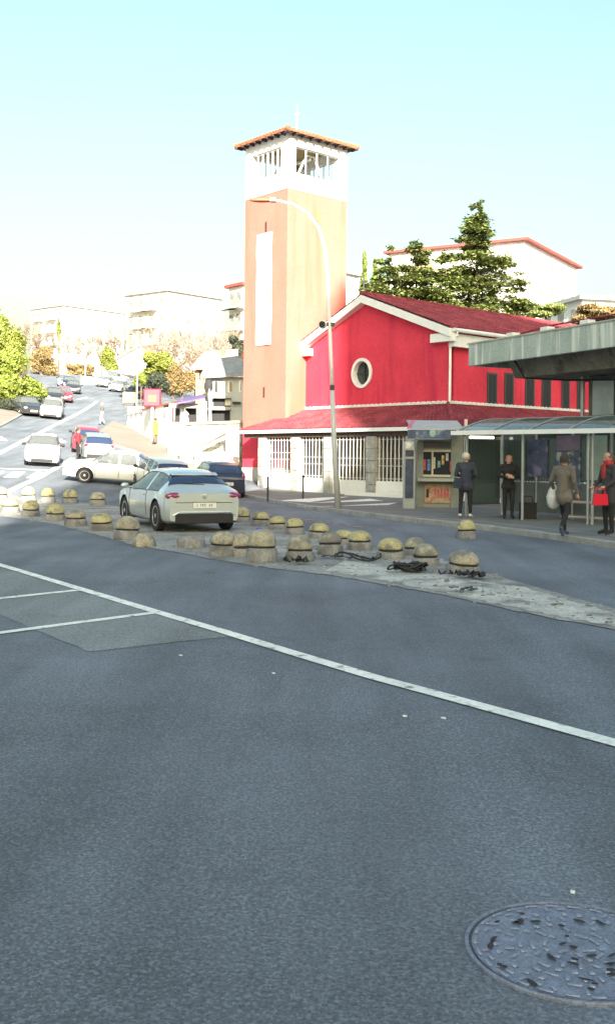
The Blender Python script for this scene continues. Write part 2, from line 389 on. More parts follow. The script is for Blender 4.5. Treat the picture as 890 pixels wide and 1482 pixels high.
# pavement of the bus stop with kerb stones
KP = [(350, 717), (400, 728), (448, 737), (520, 746), (590, 755), (700, 767), (800, 780), (890, 793), (1000, 809), (1150, 833)]
KB = G(KP)
back = [Vector(p) for p in ((-1.2, 50.0, 0), (1.5, 50.5, 0), (6, 52, 0), (14, 50, 0), (22, 40, 0), (26, 24, 0), (27, 12, 0))]
PAVE = .12
pv = tag(drape(KB, back, 60, 40, PAVE).build('pavement', M_PAVE), kind='structure')
def kerb(pts, parent, length=1.0, top=PAVE, width=.16):
    pts = [Vector((p.x, p.y, 0)) for p in pts]; L = sum((pts[i + 1] - pts[i]).length for i in range(len(pts) - 1)); n = int(L / length)
    c = resample(pts, n + 1); src = None
    for i in range(n):
        a, b = c[i], c[i + 1]; d = b - a; l = d.length; d.normalize(); nn = Vector((-d.y, d.x, 0))
        za, zb = zt(a.x, a.y), zt(b.x, b.y); m = MB()
        a3 = Vector((a.x, a.y, za - .05)); dd = Vector((b.x, b.y, zb - .05)) - a3
        m.obox(a3 + d * .006 - nn * (width - .03), dd * ((l - .012) / l), nn * width, (0, 0, top + .055 + random.uniform(-.004, .004)))
        m.build('kerb_stone', M_KERB, parent, w=False, bevel=.012)
kerb(KB, pv)
# zebra painted on the pavement in front of the church
for q in ([(402, 724.5), (470, 720), (505, 719), (448, 727)], [(415, 729), (450, 728), (535, 722), (555, 725), (470, 731)], [(425, 733.5), (478, 733), (575, 727.5), (562, 731)]):
    p = G(q, PAVE)
    if len(p) == 5: p = [p[0], p[1], p[2], p[3]]
    marking('zebra_stripe', drape([p[0], p[3]], [p[1], p[2]], 10, 6, PAVE + .005))
# pavement line that runs parallel to the kerb
marking('pavement_joint', path_line(G([(560, 744), (700, 755), (890, 776), (1000, 789)], PAVE), .10, PAVE + .004), M_KERB)
marking('road_glint_line', path_line(G([(335, 738), (400, 746), (480, 757), (560, 768)]), .22, .005), mat('glint_streak', (.24, .20, .19), rough=.8, n1=.3, s1=3, stain=((.075, .075, .078), 4., .45, .6, (1, 1, 1))))  # lit pinkish reflections on the road, painted as a faint streak

# church-side pavement on the hill, sunlit
SA = G([(140, 628), (150, 641), (200, 656), (265, 683), (300, 696), (350, 716)]); SB = G([(164, 611), (188, 620), (230, 641), (262, 655), (302, 670), (352, 692)])
sp = tag(drape(SA, SB, 50, 10, PAVE - .002).build('side_pavement', M_SIDE), kind='structure'); kerb(SA, sp, 1.2)
# pavement on the far left
LA = G([(-60, 640), (0, 618), (28, 603), (60, 583), (84, 566)]); LB = G([(-90, 600), (-10, 590), (15, 583), (40, 572), (66, 557)])
lp = tag(drape(LA, LB, 30, 6, PAVE).build('left_pavement', M_SIDE), kind='structure'); kerb(LA, lp, 2.)

# broken traffic island under the bollards
IA = G([(-60, 735), (0, 747), (80, 759), (190, 788), (300, 808), (400, 824), (480, 833), (640, 862), (760, 888), (890, 913), (980, 932)])
IB = G([(-60, 706), (0, 713), (100, 725), (150, 731), (345, 752), (400, 760), (470, 776), (540, 794), (640, 812), (760, 846), (890, 882), (980, 905)])
def extend(L, d): e = L[-1] - L[-2]; e.z = 0; L.append(L[-1] + e.normalized() * d); return L
extend(IA, 7.); IB.append(IA[-1] + Vector((.35, .5, 0)))
isl = tag(drape(IA, IB, 150, 10, .008, .05).build('traffic_island', M_DUST), kind='structure')
marking('island_dust', drape(G([(470, 827), (560, 842), (640, 858), (760, 884), (890, 909)]), G([(500, 812), (560, 820), (640, 834), (760, 852), (890, 889)]), 70, 6, .012, .07), M_DUST2)
# small crumbs of broken concrete strewn over the island: nobody could count them
cr = MB(); rnd = random.Random(3)
ia, ib = resample(IA, 200), resample(IB, 200)
for k in range(900):
    i = min(199, int(abs(rnd.gauss(0, 1)) * 60 + 80 + rnd.uniform(-60, 60))) if rnd.random() < .8 else rnd.randrange(200)
    i = max(0, i); p = ia[i].lerp(ib[i], rnd.random() * 1.05 - .03); s_ = rnd.choice((.008, .012, .016, .03)) * rnd.uniform(.6, 1.4)
    q = Matrix.Rotation(rnd.uniform(0, 6), 3, 'Z') @ Matrix.Rotation(rnd.uniform(0, 2), 3, 'X')
    cr.obox(Vector((p.x, p.y, zt(p.x, p.y) + .014)) - q @ Vector((s_, s_, s_)), q @ Vector((2 * s_, 0, 0)), q @ Vector((0, 1.5 * s_, 0)), q @ Vector((0, 0, 1.2 * s_)))
tag(cr.build('concrete_rubble', M_CONC), 'loose grey crumbs of broken concrete strewn over the traffic island', 'rubble', kind='stuff')
# ------------------------------------------------------------------ church and bell tower
TH = R(49)
E2 = Vector((math.sin(TH), math.cos(TH), 0)); E1 = Vector((-math.cos(TH), math.sin(TH), 0)); UP = Vector((0, 0, 1))
P0 = gp(585, 719, PAVE)                      # foot of the portico front
PD = 2.3                                     # portico depth
def on_line(o, d, px, py=560):               # parameter along the plan line o + s d that is seen in column px
    k = ray(px, py)[0]; return (k * o.y - o.x) / (d.x - k * d.y)
O = Vector((P0.x, P0.y, 0)) + E2 * PD
C = O + E1 * on_line(O, E1, 648)             # facade corner at the downpipe
def A_of(px, b, py=560): return on_line(C + E2 * b, E1, px, py)
def B_of(px, a, py=560): return on_line(C + E1 * a, E2, px, py)
def cw(a, b, z): p = C + E1 * a + E2 * b; return Vector((p.x, p.y, z))
def z_at(a, b, px, py):
    p = C + E1 * a + E2 * b; return EYE + ray(px, py)[1] * p.y
aF = A_of(443, 0, 505); aX = A_of(527, 0, 432)
zE = z_at(0, 0, 648, 482); zA = z_at(aX, 0, 527, 432); zEl = z_at(aF, 0, 443, 494)
zE = (zE + zEl) / 2
aX = (aX * 2 + aF / 2) / 3
zPT = z_at(0, 0, 648, 585); zPE = z_at(A_of(585, -PD, 618), -PD, 585, 618)
LN = 24.0                                    # nave length
print('church', C, 'aF', aF, 'aX', aX, 'zE', zE, 'zA', zA, 'zPT', zPT, 'zPE', zPE)
church = thing('church', 'red gabled church with oval window, white cornice and tiled lean-to portico', 'church', cw(aX, 0, 0))
def cbox(m, a0, a1, b0, b1, z0, z1): return m.obox(cw(a0, b0, z0), E1 * (a1 - a0), E2 * (b1 - b0), UP * (z1 - z0))
zb = -.4
# walls with a real gable; the oval window is a recess
aOv = A_of(524, 0, 540); zOv = z_at(aOv, 0, 524, 540); ROa = .53; ROz = .56
def wall_with_oval():
    """facade slab (front at b=0) with an elliptical hole"""
    m = MB(); n = 40; ring = []; outer = []
    poly = [(0, zb), (aF, zb), (aF, zE), (aX, zA), (0, zE)]
    def edge_hit(t):
        dx, dz = math.cos(t), math.sin(t); best = 1e9
        for i in range(5):
            x0, z0 = poly[i]; x1, z1 = poly[(i + 1) % 5]; ex, ez = x1 - x0, z1 - z0; den = dx * ez - dz * ex
            if abs(den) < 1e-9: continue
            s = ((x0 - aOv) * ez - (z0 - zOv) * ex) / den; q = ((x0 - aOv) * dz - (z0 - zOv) * dx) / den
            if s > 0 and -1e-6 <= q <= 1 + 1e-6: best = min(best, s)
        return aOv + dx * best, zOv + dz * best
    angs = sorted([2 * math.pi * i / n for i in range(n)] + [math.atan2(z - zOv, a - aOv) % (2 * math.pi) for a, z in poly]); N_ = len(angs)
    for bdep in (0, .35):
        for t in angs:
            m.v.append(tuple(cw(aOv + ROa * math.cos(t), bdep, zOv + ROz * math.sin(t))))
        for t in angs: a, z = edge_hit(t); m.v.append(tuple(cw(a, bdep, z)))
    for i in range(N_):
        j = (i + 1) % N_
        m.f.append((i, N_ + i, N_ + j, j)); m.f.append((i, j, 2 * N_ + j, 2 * N_ + i))
    return m
wall_with_oval().build('facade_wall', M_RED, church)
m = MB(); cbox(m, 0, .35, .36, LN, zb, zE - .02); m.build('side_wall', M_RED, church)
m = MB(); cbox(m, aF - .35, aF, .36, LN, zb, zE - .02); m.build('side_wall', M_RED, church)
m = MB(); m.prism([cw(.36, LN, zb), cw(aF - .36, LN, zb), cw(aF - .36, LN, zE - .1), cw(aX, LN, zA - .1), cw(.36, LN, zE - .1)], E2 * -.35); m.build('rear_wall', M_RED, church)
# oval window: white surround, dark pane, glazing bars
ov = MB(); n = 40
for i, (ra, rz, bb) in enumerate(((ROa + .12, ROz + .12, -.004), (ROa + .12, ROz + .12, -.07), (ROa - .02, ROz - .02, -.07), (ROa - .02, ROz - .02, .2))):
    for k in range(n): t = 2 * math.pi * k / n; ov.v.append(tuple(cw(aOv + ra * math.cos(t), bb, zOv + rz * math.sin(t))))
for i in range(3):
    for k in range(n): k2 = (k + 1) % n; ov.f.append((i * n + k, i * n + k2, (i + 1) * n + k2, (i + 1) * n + k))
owin = ov.build('oval_window', M_WPAINT, church, smooth=False)
pm = MB(); pm.quad(*[cw(aOv + (ROa - .02) * math.cos(2 * math.pi * k / n), .19, zOv + (ROz - .02) * math.sin(2 * math.pi * k / n)) for k in range(n)]); pm.build('pane', M_PANE, owin)
m = MB(); cbox(m, aOv - .02, aOv + .02, .13, .17, zOv - ROz + .03, zOv + ROz - .03); m.build('glazing_bar', M_DSTEEL, owin)
m = MB(); cbox(m, aOv - ROa + .03, aOv + ROa - .03, .12, .16, zOv - .02, zOv + .02); m.build('glazing_bar', M_DSTEEL, owin)
# roof: two corrugated tile slopes
def tile_sheet(p00, p10, p01, p11, pitch=.25, h=.055, rows=1, th=.05):
    """p00-p10 eave, p01-p11 top edge; ribs run from the eave to the top"""
    p00, p10, p01, p11 = map(Vector, (p00, p10, p01, p11)); m = MB(); L = (p10 - p00).length; n = max(2, int(L / pitch)) * 4
    nrm = (p10 - p00).cross(p01 - p00).normalized()
    if nrm.z < 0: nrm = -nrm
    rws = max(1, rows); st = []
    for r in range(rws): st += [(r / rws, .022), ((r + 1) / rws - .004, 0.)]
    for (v, lift) in st:
        for i in range(n + 1):
            u = i / n; p = p00.lerp(p10, u).lerp(p01.lerp(p11, u), v); m.v.append(tuple(p + nrm * (h * (.5 + .5 * math.sin(i * math.pi / 2)) + lift)))
    for r in range(len(st) - 1):
        for i in range(n): a = r * (n + 1) + i; m.f.append((a, a + 1, a + n + 2, a + n + 1))
    k = len(m.v); m.v += [tuple(p - nrm * th) for p in (p00, p10, p11, p01)]; m.f.append((k + 3, k + 2, k + 1, k))
    m.f.append((k, k + 1) + tuple(range(n, -1, -1)))
    return m
ov_b = -.35                                  # front overhang
dzr = (zA - zE) / aX
roof = tile_sheet(cw(-.35, ov_b, zE - .35 * dzr + .14), cw(-.35, LN + .3, zE - .35 * dzr + .14), cw(aX, ov_b, zA + .14), cw(aX, LN + .3, zA + .14), rows=16).build('roof', M_TILE, church)
dzl = (zA - zE) / (aF - aX)
tile_sheet(cw(aF + .35, ov_b, zE - .35 * dzl + .14), cw(aF + .35, LN + .3, zE - .35 * dzl + .14), cw(aX, ov_b, zA + .14), cw(aX, LN + .3, zA + .14), rows=16).build('roof', M_TILE, church)
m = MB(); m.tube([cw(aX, ov_b - .02, zA + .17), cw(aX, LN + .3, zA + .17)], .12, 10); m.build('ridge', M_TILE, church)
# white raking cornice with returns
def rake(a0, z0, a1, z1, d, hh, b0, b1):
    m = MB(); m.prism([cw(a0, b0, z0), cw(a1, b0, z1), cw(a1, b0, z1 - hh), cw(a0, b0, z0 - hh)], E2 * (b1 - b0)); return m
rake(-.36, zE - .36 * dzr + .10, aX, zA + .10, 0, .34, ov_b - .03, -.002).build('raking_cornice', M_WPAINT, church)
rake(aF + .36, zE - .36 * dzl + .10, aX, zA + .10, 0, .34, ov_b - .03, -.002).build('raking_cornice', M_WPAINT, church)
m = MB(); cbox(m, -.42, .75, -.30, -.004, zE - .55, zE - .20); m.build('cornice_return', M_WPAINT, church)
m = MB(); cbox(m, aF - .5, aF + .38, -.30, -.004, zE - .55, zE - .22); m.build('cornice_return', M_WPAINT, church)
m = MB(); cbox(m, -.30, -.004, -.003, LN, zE - .75, zE - .22); m.build('side_cornice', M_WPAINT, church)
m = MB(); m.tube([cw(-.46, -.2, zE - .10), cw(-.46, LN, zE - .10)], .09, 8); m.build('gutter', M_WPAINT, church)
m = MB(); m.tube([cw(-.46, .0, zE - .16), cw(-.46, .02, zE - .3), cw(-.10, .02, zE - .62), cw(-.08, .02, zE - .8), cw(-.08, .02, zPT + .1)], .055, 8); m.build('downpipe', M_WPAINT, church)
m = MB(); m.tube([cw(aX, -.2, zA + .2), cw(aX, -.2, zA + .95)], .035, 6); m.tube([cw(aX - .22, -.2, zA + .72), cw(aX + .22, -.2, zA + .72)], .035, 6); m.build('gable_cross', M_STEEL, church)
M_DARKP = mat('dark_shutter', (.03, .035, .04), rough=.75, spec=.2)
# tall dark side windows
for (x0, x1) in ((704, 718), (729, 742), (759, 772), (783, 796), (812, 823), (834, 844), (862, 872)):
    b0, b1 = B_of(x0, 0), B_of(x1, 0); z0 = z_at(0, b0, x0, 586) + .06; z1 = z_at(0, b0, x0, 539)
    m = MB(); cbox(m, -.05, -.002, b0, b1, zPT + .08, z1); wn = m.build('window', M_BLIND, church)
    m = MB(); cbox(m, -.062, -.052, b0 + .09, (b0 + b1) / 2 - .02, zPT + .16, z1 - .08); m.build('pane', M_DARKP, wn)
    m = MB(); cbox(m, -.062, -.052, (b0 + b1) / 2 + .02, b1 - .09, zPT + .16, z1 - .08); m.build('pane', M_DARKP, wn)

# portico: lean-to roof round the front and the side, pillars, plinths and grilles
aL = A_of(351, -PD, 620)                     # left end of the front eave
aT = A_of(412, -1.2, 597)
print('portico left', aL, aT)
fe = -PD - .25
front = tile_sheet(cw(-PD - .25, fe, zPE), cw(aL, fe, zPE), cw(0, -.003, zPT), cw(aF + .1, -.003, zPT), rows=8)
# sunlit left end lies against the tower
portico = front.build('portico_roof', M_TILE, church)
tile_sheet(cw(-PD - .25, fe, zPE), cw(-PD - .25, LN - 3, zPE), cw(-.003, 0, zPT), cw(-.003, LN - 3, zPT), rows=8).build('portico_roof', M_TILE, church)
m = MB(); m.tube([cw(-PD - .25, fe, zPE + .06), cw(0, 0, zPT + .06)], .08, 8); m.build('hip_ridge', M_TILE, church)
fl = MB()
for i in range(int(aF / .14)): fl.obox(cw(i * .14, -.10, zPT + .03), E1 * .10, E2 * .096, UP * (.10 + .02 * (i % 2)))
fl.build('flashing', M_WPAINT, church)
fl = MB()
for i in range(int((LN - 3) / .14)): fl.obox(cw(-.10, i * .14, zPT + .03), E1 * .096, E2 * .10, UP * (.10 + .02 * (i % 2)))
fl.build('flashing', M_WPAINT, church)
m = MB(); cbox(m, -PD - .22, aL - .02, fe - .05, fe + .06, zPE - .16, zPE - .01); m.build('eave_board', M_WPAINT, church)
m = MB(); cbox(m, -PD - .30, -PD - .20, fe + .07, LN - 3, zPE - .16, zPE - .01); m.build('eave_board', M_WPAINT, church)
m = MB(); cbox(m, -PD - .1, aL - .3, -PD - .12, -PD + .14, zPE - .36, zPE - .165); m.build('beam', M_WOOD, church)
m = MB(); cbox(m, -PD - .12, -PD + .14, -PD + .15, LN - 3, zPE - .36, zPE - .165); m.build('beam', M_WOOD, church)
PIL = [A_of((x0 + x1) / 2, -PD) for x0, x1 in ((376, 393), (425, 440), (473, 487), (534, 549), (592, 606))]
PIL = PIL + [PIL[-1] - (PIL[-2] - PIL[-1]) * .95, -PD + .15]
PIL = sorted(PIL, reverse=True)
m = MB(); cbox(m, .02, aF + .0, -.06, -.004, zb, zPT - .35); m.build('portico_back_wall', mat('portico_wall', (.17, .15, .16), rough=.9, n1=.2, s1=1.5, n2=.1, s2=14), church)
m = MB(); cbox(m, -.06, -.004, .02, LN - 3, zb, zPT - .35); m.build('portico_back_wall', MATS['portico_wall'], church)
bar_src = None
def gz(a, b): p = cw(a, b, 0); return zt(p.x, p.y)
def pillar(a, b, w=.46):
    """stone pillar of separate courses"""
    z0 = gz(a, b) + .05; z1 = zPE - .365; n = max(5, int((z1 - z0) / .42)); pm = MB(); cbox(pm, a - w / 2 + .02, a + w / 2 - .02, b - w / 2 + .02, b + w / 2 - .02, z0 - .3, z1)
    pl = pm.build('pillar', M_STONE, church)
    for i in range(n):
        q = MB(); h = (z1 - z0) / n; e = random.uniform(0, .012); cbox(q, a - w / 2 - e, a + w / 2 + e, b - w / 2 - e, b + w / 2 + e, z0 + i * h + .008, z0 + (i + 1) * h - .008); q.build('stone', M_STONE, pl, bevel=.012)
def bay(a0, a1, b0, b1, nb):
    global bar_src
    z0 = max(gz(a0, b0), gz(a1, b1)); zp = z0 + .72; zt1 = zPE - .37
    m = MB(); da, db = a1 - a0, b1 - b0; th = .16
    if abs(da) > abs(db): cbox(m, a0, a1, b0 - th / 2, b0 + th / 2, z0 - .9, zp)
    else: cbox(m, a0 - th / 2, a0 + th / 2, b0, b1, z0 - .9, zp)
    m.build('plinth', M_WHITE, church)
    gr = MB()
    for zz in (zp + .10, zp + .62, zp + .92, zt1 - .12): gr.tube([cw(a0, b0, zz), cw(a1, b1, zz)], .016, 4)
    gm = gr.build('grille', M_RAIL, church)
    h = zt1 - zp
    for k in range(nb):
        t = (k + .5) / nb; a, b = a0 + da * t, b0 + db * t
        if bar_src is None:
            mm = MB(); mm.tube([(0, 0, 0), (0, 0, 1)], .032, 5); bar_src = mm.build('bar', M_RAIL, gm, w=False); o = bar_src
        else: o = inst(bar_src, gm, (0, 0, 0), name='bar')
        o.location = cw(a, b, zp + .004) - church.location; o.scale = (1, 1, h)
for i, a in enumerate(PIL): pillar(a, -PD)
for i in range(len(PIL) - 1):
    w = abs(PIL[i] - PIL[i + 1]) - .46
    if w < .5: continue
    bay(PIL[i] - .23, PIL[i + 1] + .23, -PD, -PD, max(3, int(w / .2)))
SP = [-PD + .15 + 2.6 * i for i in range(0, 8)]
for b in SP[1:]: pillar(-PD, b)
for i in range(len(SP) - 1): bay(-PD, -PD, SP[i] + .23, SP[i + 1] - .23, 11)
# raised white kerb of the forecourt
q = [cw(A_of(500, -PD - 1.0), -PD - 1.0, 0), cw(-PD - 3.2, -PD - 1.0, 0)]
m = MB(); m.obox(Vector((q[0].x, q[0].y, .0)), q[1] - q[0], E2 * .28, UP * .26); m.build('forecourt_kerb', M_WHITE, church)

# bell tower
aR = aF                                      # right face plane
bN = B_of(415, aR, 400)                      # near corner
print('tower near corner b', bN)
bFar = B_of(502, aR, 300); aLf = A_of(354, bN, 400)
print('tower depth', bFar - bN, 'width', aLf - aR)
zBel = z_at(aR, bN, 415, 272); zEav = z_at(aR, bN, 415, 192)
zO0 = z_at(aR, bN, 411, 247); zO1 = z_at(aR, bN, 411, 208)
print('tower z', zBel, zEav, zO0, zO1)
tower = thing('bell_tower', 'tall square orange-red bell tower with white open belfry and tiled hip roof', 'tower', cw((aR + aLf) / 2, (bN + bFar) / 2, 0))
T0 = 3.9
m = MB(); cbox(m, aR, aLf, bN, bFar, T0 - 1, zBel); m.build('shaft', M_RED_LIT, tower)
m = MB(); cbox(m, aR, aLf, bN, bFar, .0, T0 - 1.001); m.build('shaft_base', M_RED, tower)
m = MB(); cbox(m, aR - .03, aLf + .03, bN - .03, bFar + .03, -.3, 1.15); m.build('stone_base', M_STONE, tower)
t_ = .38
m = MB(); cbox(m, aR - .02, aLf + .02, bN - .02, bFar + .02, zBel, zBel + .14); m.build('belfry_band', M_WHITE, tower)
m = MB()
cbox(m, aR, aLf, bN, bN + .2, zBel + .14, zO0); cbox(m, aR, aLf, bFar - .2, bFar, zBel + .14, zO0)
cbox(m, aR, aR + .2, bN + .201, bFar - .201, zBel + .14, zO0); cbox(m, aLf - .2, aLf, bN + .201, bFar - .201, zBel + .14, zO0)
m.build('parapet', M_WHITE, tower)
m = MB(); cbox(m, aR + .21, aLf - .21, bN + .21, bFar - .21, zBel + .1, zBel + .3); m.build('belfry_floor', M_STONE, tower)
for (a, b) in ((aR, bN), (aLf - .5, bN), (aR, bFar - .5), (aLf - .5, bFar - .5)):
    m = MB(); cbox(m, a, a + .5, b, b + .5, zO0 + .001, zO1); m.build('corner_pier', M_WHITE, tower)
m = MB()
cbox(m, aR, aLf, bN, bN + .3, zO1 + .001, zEav); cbox(m, aR, aLf, bFar - .3, bFar, zO1 + .001, zEav)
cbox(m, aR, aR + .3, bN + .301, bFar - .301, zO1 + .001, zEav); cbox(m, aLf - .3, aLf, bN + .301, bFar - .301, zO1 + .001, zEav); m.build('lintel', M_WHITE, tower)
m = MB(); cbox(m, aR + .31, aLf - .31, bN + .31, bFar - .31, zEav - .1, zEav - .02); m.build('belfry_ceiling', mat('ceiling_boards', (.30, .24, .12), rough=.8, n1=.2, s1=4), tower)
# balusters of the openings and the bell frame
for i in range(5):
    a = aR + .5 + (aLf - aR - 1.0) * (i + 1) / 6
    for b in (bN + .1, bFar - .12):
        m = MB(); m.tube([cw(a, b, zO0), cw(a, b, zO1)], .035, 6); m.build('mullion', M_WPAINT, tower)
for i in range(3):
    b = bN + .5 + (bFar - bN - 1.0) * (i + 1) / 4
    for a in (aR + .12, aLf - .12):
        m = MB(); m.tube([cw(a, b, zO0), cw(a, b, zO1)], .035, 6); m.build('mullion', M_WPAINT, tower)
m = MB(); am = (aR + aLf) / 2; b0, b1 = bN + .75, bFar - .75; bm_ = (b0 + b1) / 2
for a in (aR + .6, aLf - .6): m.tube([cw(a, b0, zO0 - .6), cw(a, bm_ - .25, zO1 - .1), cw(a, bm_ + .25, zO1 - .1), cw(a, b1, zO0 - .6)], .055, 6)
m.tube([cw(aR + .6, bm_, zO1 - .25), cw(aLf - .6, bm_, zO1 - .25)], .07, 6); fr = m.build('bell_frame', M_WPAINT, tower)
m = MB(); m.lathe([(.02, 0), (.12, -.02), (.2, -.14), (.23, -.35), (.30, -.52), (.36, -.62), (.33, -.63), (.02, -.6)], cw(am, bm_, zO1 - .3), 16); m.build('bell', mat('bronze', (.30, .22, .09), rough=.4, metal=.8), fr, smooth=True)
# hip roof with rafters
ovh = .42; ca, cb_ = (aR + aLf) / 2, (bN + bFar) / 2; zRo = zEav + .06; zAp = zEav + .62
cs = [cw(aR - ovh, bN - ovh, zRo), cw(aLf + ovh, bN - ovh, zRo), cw(aLf + ovh, bFar + ovh, zRo), cw(aR - ovh, bFar + ovh, zRo)]; apx = cw(ca, cb_, zAp)
for i in range(4):
    ap2 = apx + (cs[(i + 1) % 4] - cs[i]).normalized() * .02
    tile_sheet(cs[i], cs[(i + 1) % 4], apx, ap2, pitch=.24, h=.07, rows=6, th=.08).build('roof', M_TILE2, tower)
    m = MB(); m.tube([cs[i] + UP * .05, apx + UP * .06], .09, 8); m.build('hip_ridge', M_TILE2, tower)
m = MB(); cbox(m, aR - ovh + .05, aLf + ovh - .05, bN - ovh + .05, bFar + ovh - .05, zEav + .003, zEav + .05); m.build('soffit', M_WOOD, tower)
for i in range(9):
    a = aR - ovh + .1 + (aLf - aR + 2 * ovh - .3) * i / 8
    m = MB(); cbox(m, a, a + .10, bN - ovh - .03, bN - .002, zEav - .09, zEav + .002); m.build('rafter', M_WOOD, tower)
for i in range(9):
    b = bN - ovh + .1 + (bFar - bN + 2 * ovh - .3) * i / 8
    m = MB(); cbox(m, aR - ovh - .03, aR - .002, b, b + .10, zEav - .09, zEav + .002); m.build('rafter', M_WOOD, tower)
m = MB(); m.tube([apx, apx + UP * .4, apx + UP * 1.55], [.05, .03, .018], 6); m.tube([apx + UP * 1.1 - E1 * .2, apx + UP * 1.1 + E1 * .2], .018, 6); m.build('finial', M_WPAINT, tower)
# narrow slit windows
def slit_left(px, y0, y1, w=.16):
    a = A_of(px, bN, y0); z1, z0 = z_at(a, bN, px, y0), z_at(a, bN, px, y1); m = MB(); cbox(m, a - w / 2, a + w / 2, bN - .006, bN + .1, z0, z1); o = m.build('slit_window', mat('slit_dark', (.20, .05, .03), rough=.7), tower)
    m = MB(); cbox(m, a - w / 2 + .03, a + w / 2 - .03, bN - .010, bN - .007, z0 + .03, z1 - .03); m.build('pane', M_PANE, o)
slit_left(385, 321, 336); slit_left(382, 560, 576)
b = B_of(461, aR, 305); z1, z0 = z_at(aR, b, 461, 304), z_at(aR, b, 461, 320)
m = MB(); cbox(m, aR - .006, aR + .1, b - .1, b + .1, z0, z1); sw = m.build('slit_window', mat('slit_tan', (.36, .16, .08), rough=.7), tower)
# long white banner on the left face
a1, a0 = A_of(372, bN, 420), A_of(394.5, bN, 420); z1, z0 = z_at(a0, bN, 394, 335), z_at(a1, bN, 372, 501)
ban = MB(); nz = 24
for i in range(nz + 1):
    for j in range(7):
        t = i / nz; ban.v.append(tuple(cw(a0 + (a1 - a0) * j / 6, bN - .05 - .012 * math.sin(t * 17 + j), z0 + (z1 - z0) * t)))
for i in range(nz):
    for j in range(6): q = i * 7 + j; ban.f.append((q, q + 1, q + 8, q + 7))
bo = ban.build('banner', mat('banner_cloth', (.74, .75, .74), rough=.7, n1=.04, s1=2), None, loc=cw((a0 + a1) / 2, bN, z0)); tag(bo, 'long narrow white vertical banner hanging on the bell tower left face', 'banner')
ink = mat('faint_print', (.33, .36, .36), rough=.7)
for t0, t1, n in ((.70, .88, 8), (.03, .20, 8), (.55, .585, 1), (.40, .42, 1), (.24, .26, 1)):
    for k in range(n):
        zz = z0 + (z1 - z0) * (t0 + (t1 - t0) * (k + .5) / n); aa = a0 + (a1 - a0) * random.uniform(.15, .3); ab = a1 - (a1 - a0) * random.uniform(.15, .35)
        m = MB(); m.quad(cw(aa, bN - .068, zz), cw(ab, bN - .068, zz), cw(ab, bN - .068, zz + .045), cw(aa, bN - .068, zz + .045)); o = m.build('print_line', ink, bo, w=False); 
        for v in o.data.vertices: v.co -= bo.location

# ------------------------------------------------------------------ news kiosk
kz = PAVE
kp = gp(604, 734, PAVE); KY = kp.y
kx = lambda px, py=680: at(px, py, KY).x
kzz = lambda py, px=630: at(px, py, KY).z
kiosk = thing('news_kiosk', 'small grey news kiosk with serving window, counter and sloping awning', 'kiosk', (kx(630), KY, kz))
def kb(m, px0, px1, d0, d1, py0, py1): return m.box(kx(px0), kx(px1), KY + d0, KY + d1, max(kzz(py1), kz), kzz(py0))
m = MB(); kb(m, 604, 662, .02, 1.9, 636, 735); m.build('body', mat('kiosk_panel', (.20, .215, .20), rough=.7, n1=.12, s1=2), kiosk)
m = MB(); kb(m, 652, 668, -.06, 1.92, 628, 735); m.build('corner_column', mat('kiosk_column', (.17, .19, .165), rough=.8, n1=.2, s1=3, bump=.3, bs=30), kiosk)
m = MB(); kb(m, 602, 612, -.05, .4, 640, 735); m.build('corner_column', MATS['kiosk_column'], kiosk)
wf = MB(); kb(wf, 608.5, 656, -.03, .015, 651, 654); kb(wf, 608.5, 656, -.03, .015, 687, 690); kb(wf, 608.5, 611, -.03, .015, 654.01, 686.99); kb(wf, 624, 626.5, -.03, .015, 654.01, 686.99); kb(wf, 653, 656, -.03, .015, 654.01, 686.99)
kw = wf.build('serving_window', mat('cream_frame', (.42, .40, .30), rough=.6), kiosk)
m = MB(); kb(m, 611.2, 623.8, -.01, .012, 654.2, 686.8); m.build('pane', M_PANE, kw)
m = MB(); kb(m, 627, 652.8, -.008, .012, 654.2, 686.8); m.build('pane', M_PANE, kw)
rnd = random.Random(5); cols = [(.30, .05, .06), (.08, .12, .30), (.45, .42, .30), (.09, .22, .20), (.4, .26, .08), (.35, .33, .34)]
for i in range(7):
    x = 612 + i * 5.9 + (3 if i > 1 else 0); w_ = rnd.uniform(2.6, 4.6); y0 = rnd.uniform(656, 668)
    m = MB(); kb(m, x, x + w_, -.022, -.012, y0, y0 + rnd.uniform(9, 17)); m.build('magazine', mat('mag%d' % (i % 6), cols[i % 6], rough=.5, n1=.5, s1=9), kw)
m = MB(); kb(m, 603.5, 660, -.38, .018, 692, 696.5); m.build('counter', mat('counter_top', (.26, .29, .28), rough=.5), kiosk)
m = MB(); kb(m, 615, 657, -.02, .018, 701, 728); lpn = m.build('poster_panel', mat('poster_paper', (.30, .24, .15), rough=.6, n1=.3, s1=5, stain=((.32, .09, .08), 7., .5, .62, (1, 1, 1))), kiosk)
for k in range(5):
    m = MB(); x = 628 + k * 4.6; kb(m, x, x + 3.2, -.026, -.021, 707 + (k % 2), 717 + (k * 7) % 5); m.build('print', mat('poster_red', (.36, .08, .08), rough=.6, n1=.3, s1=8), lpn)
m = MB(); kb(m, 617, 620.5, -.026, -.021, 708, 720); m.build('print', M_DARK, lpn)
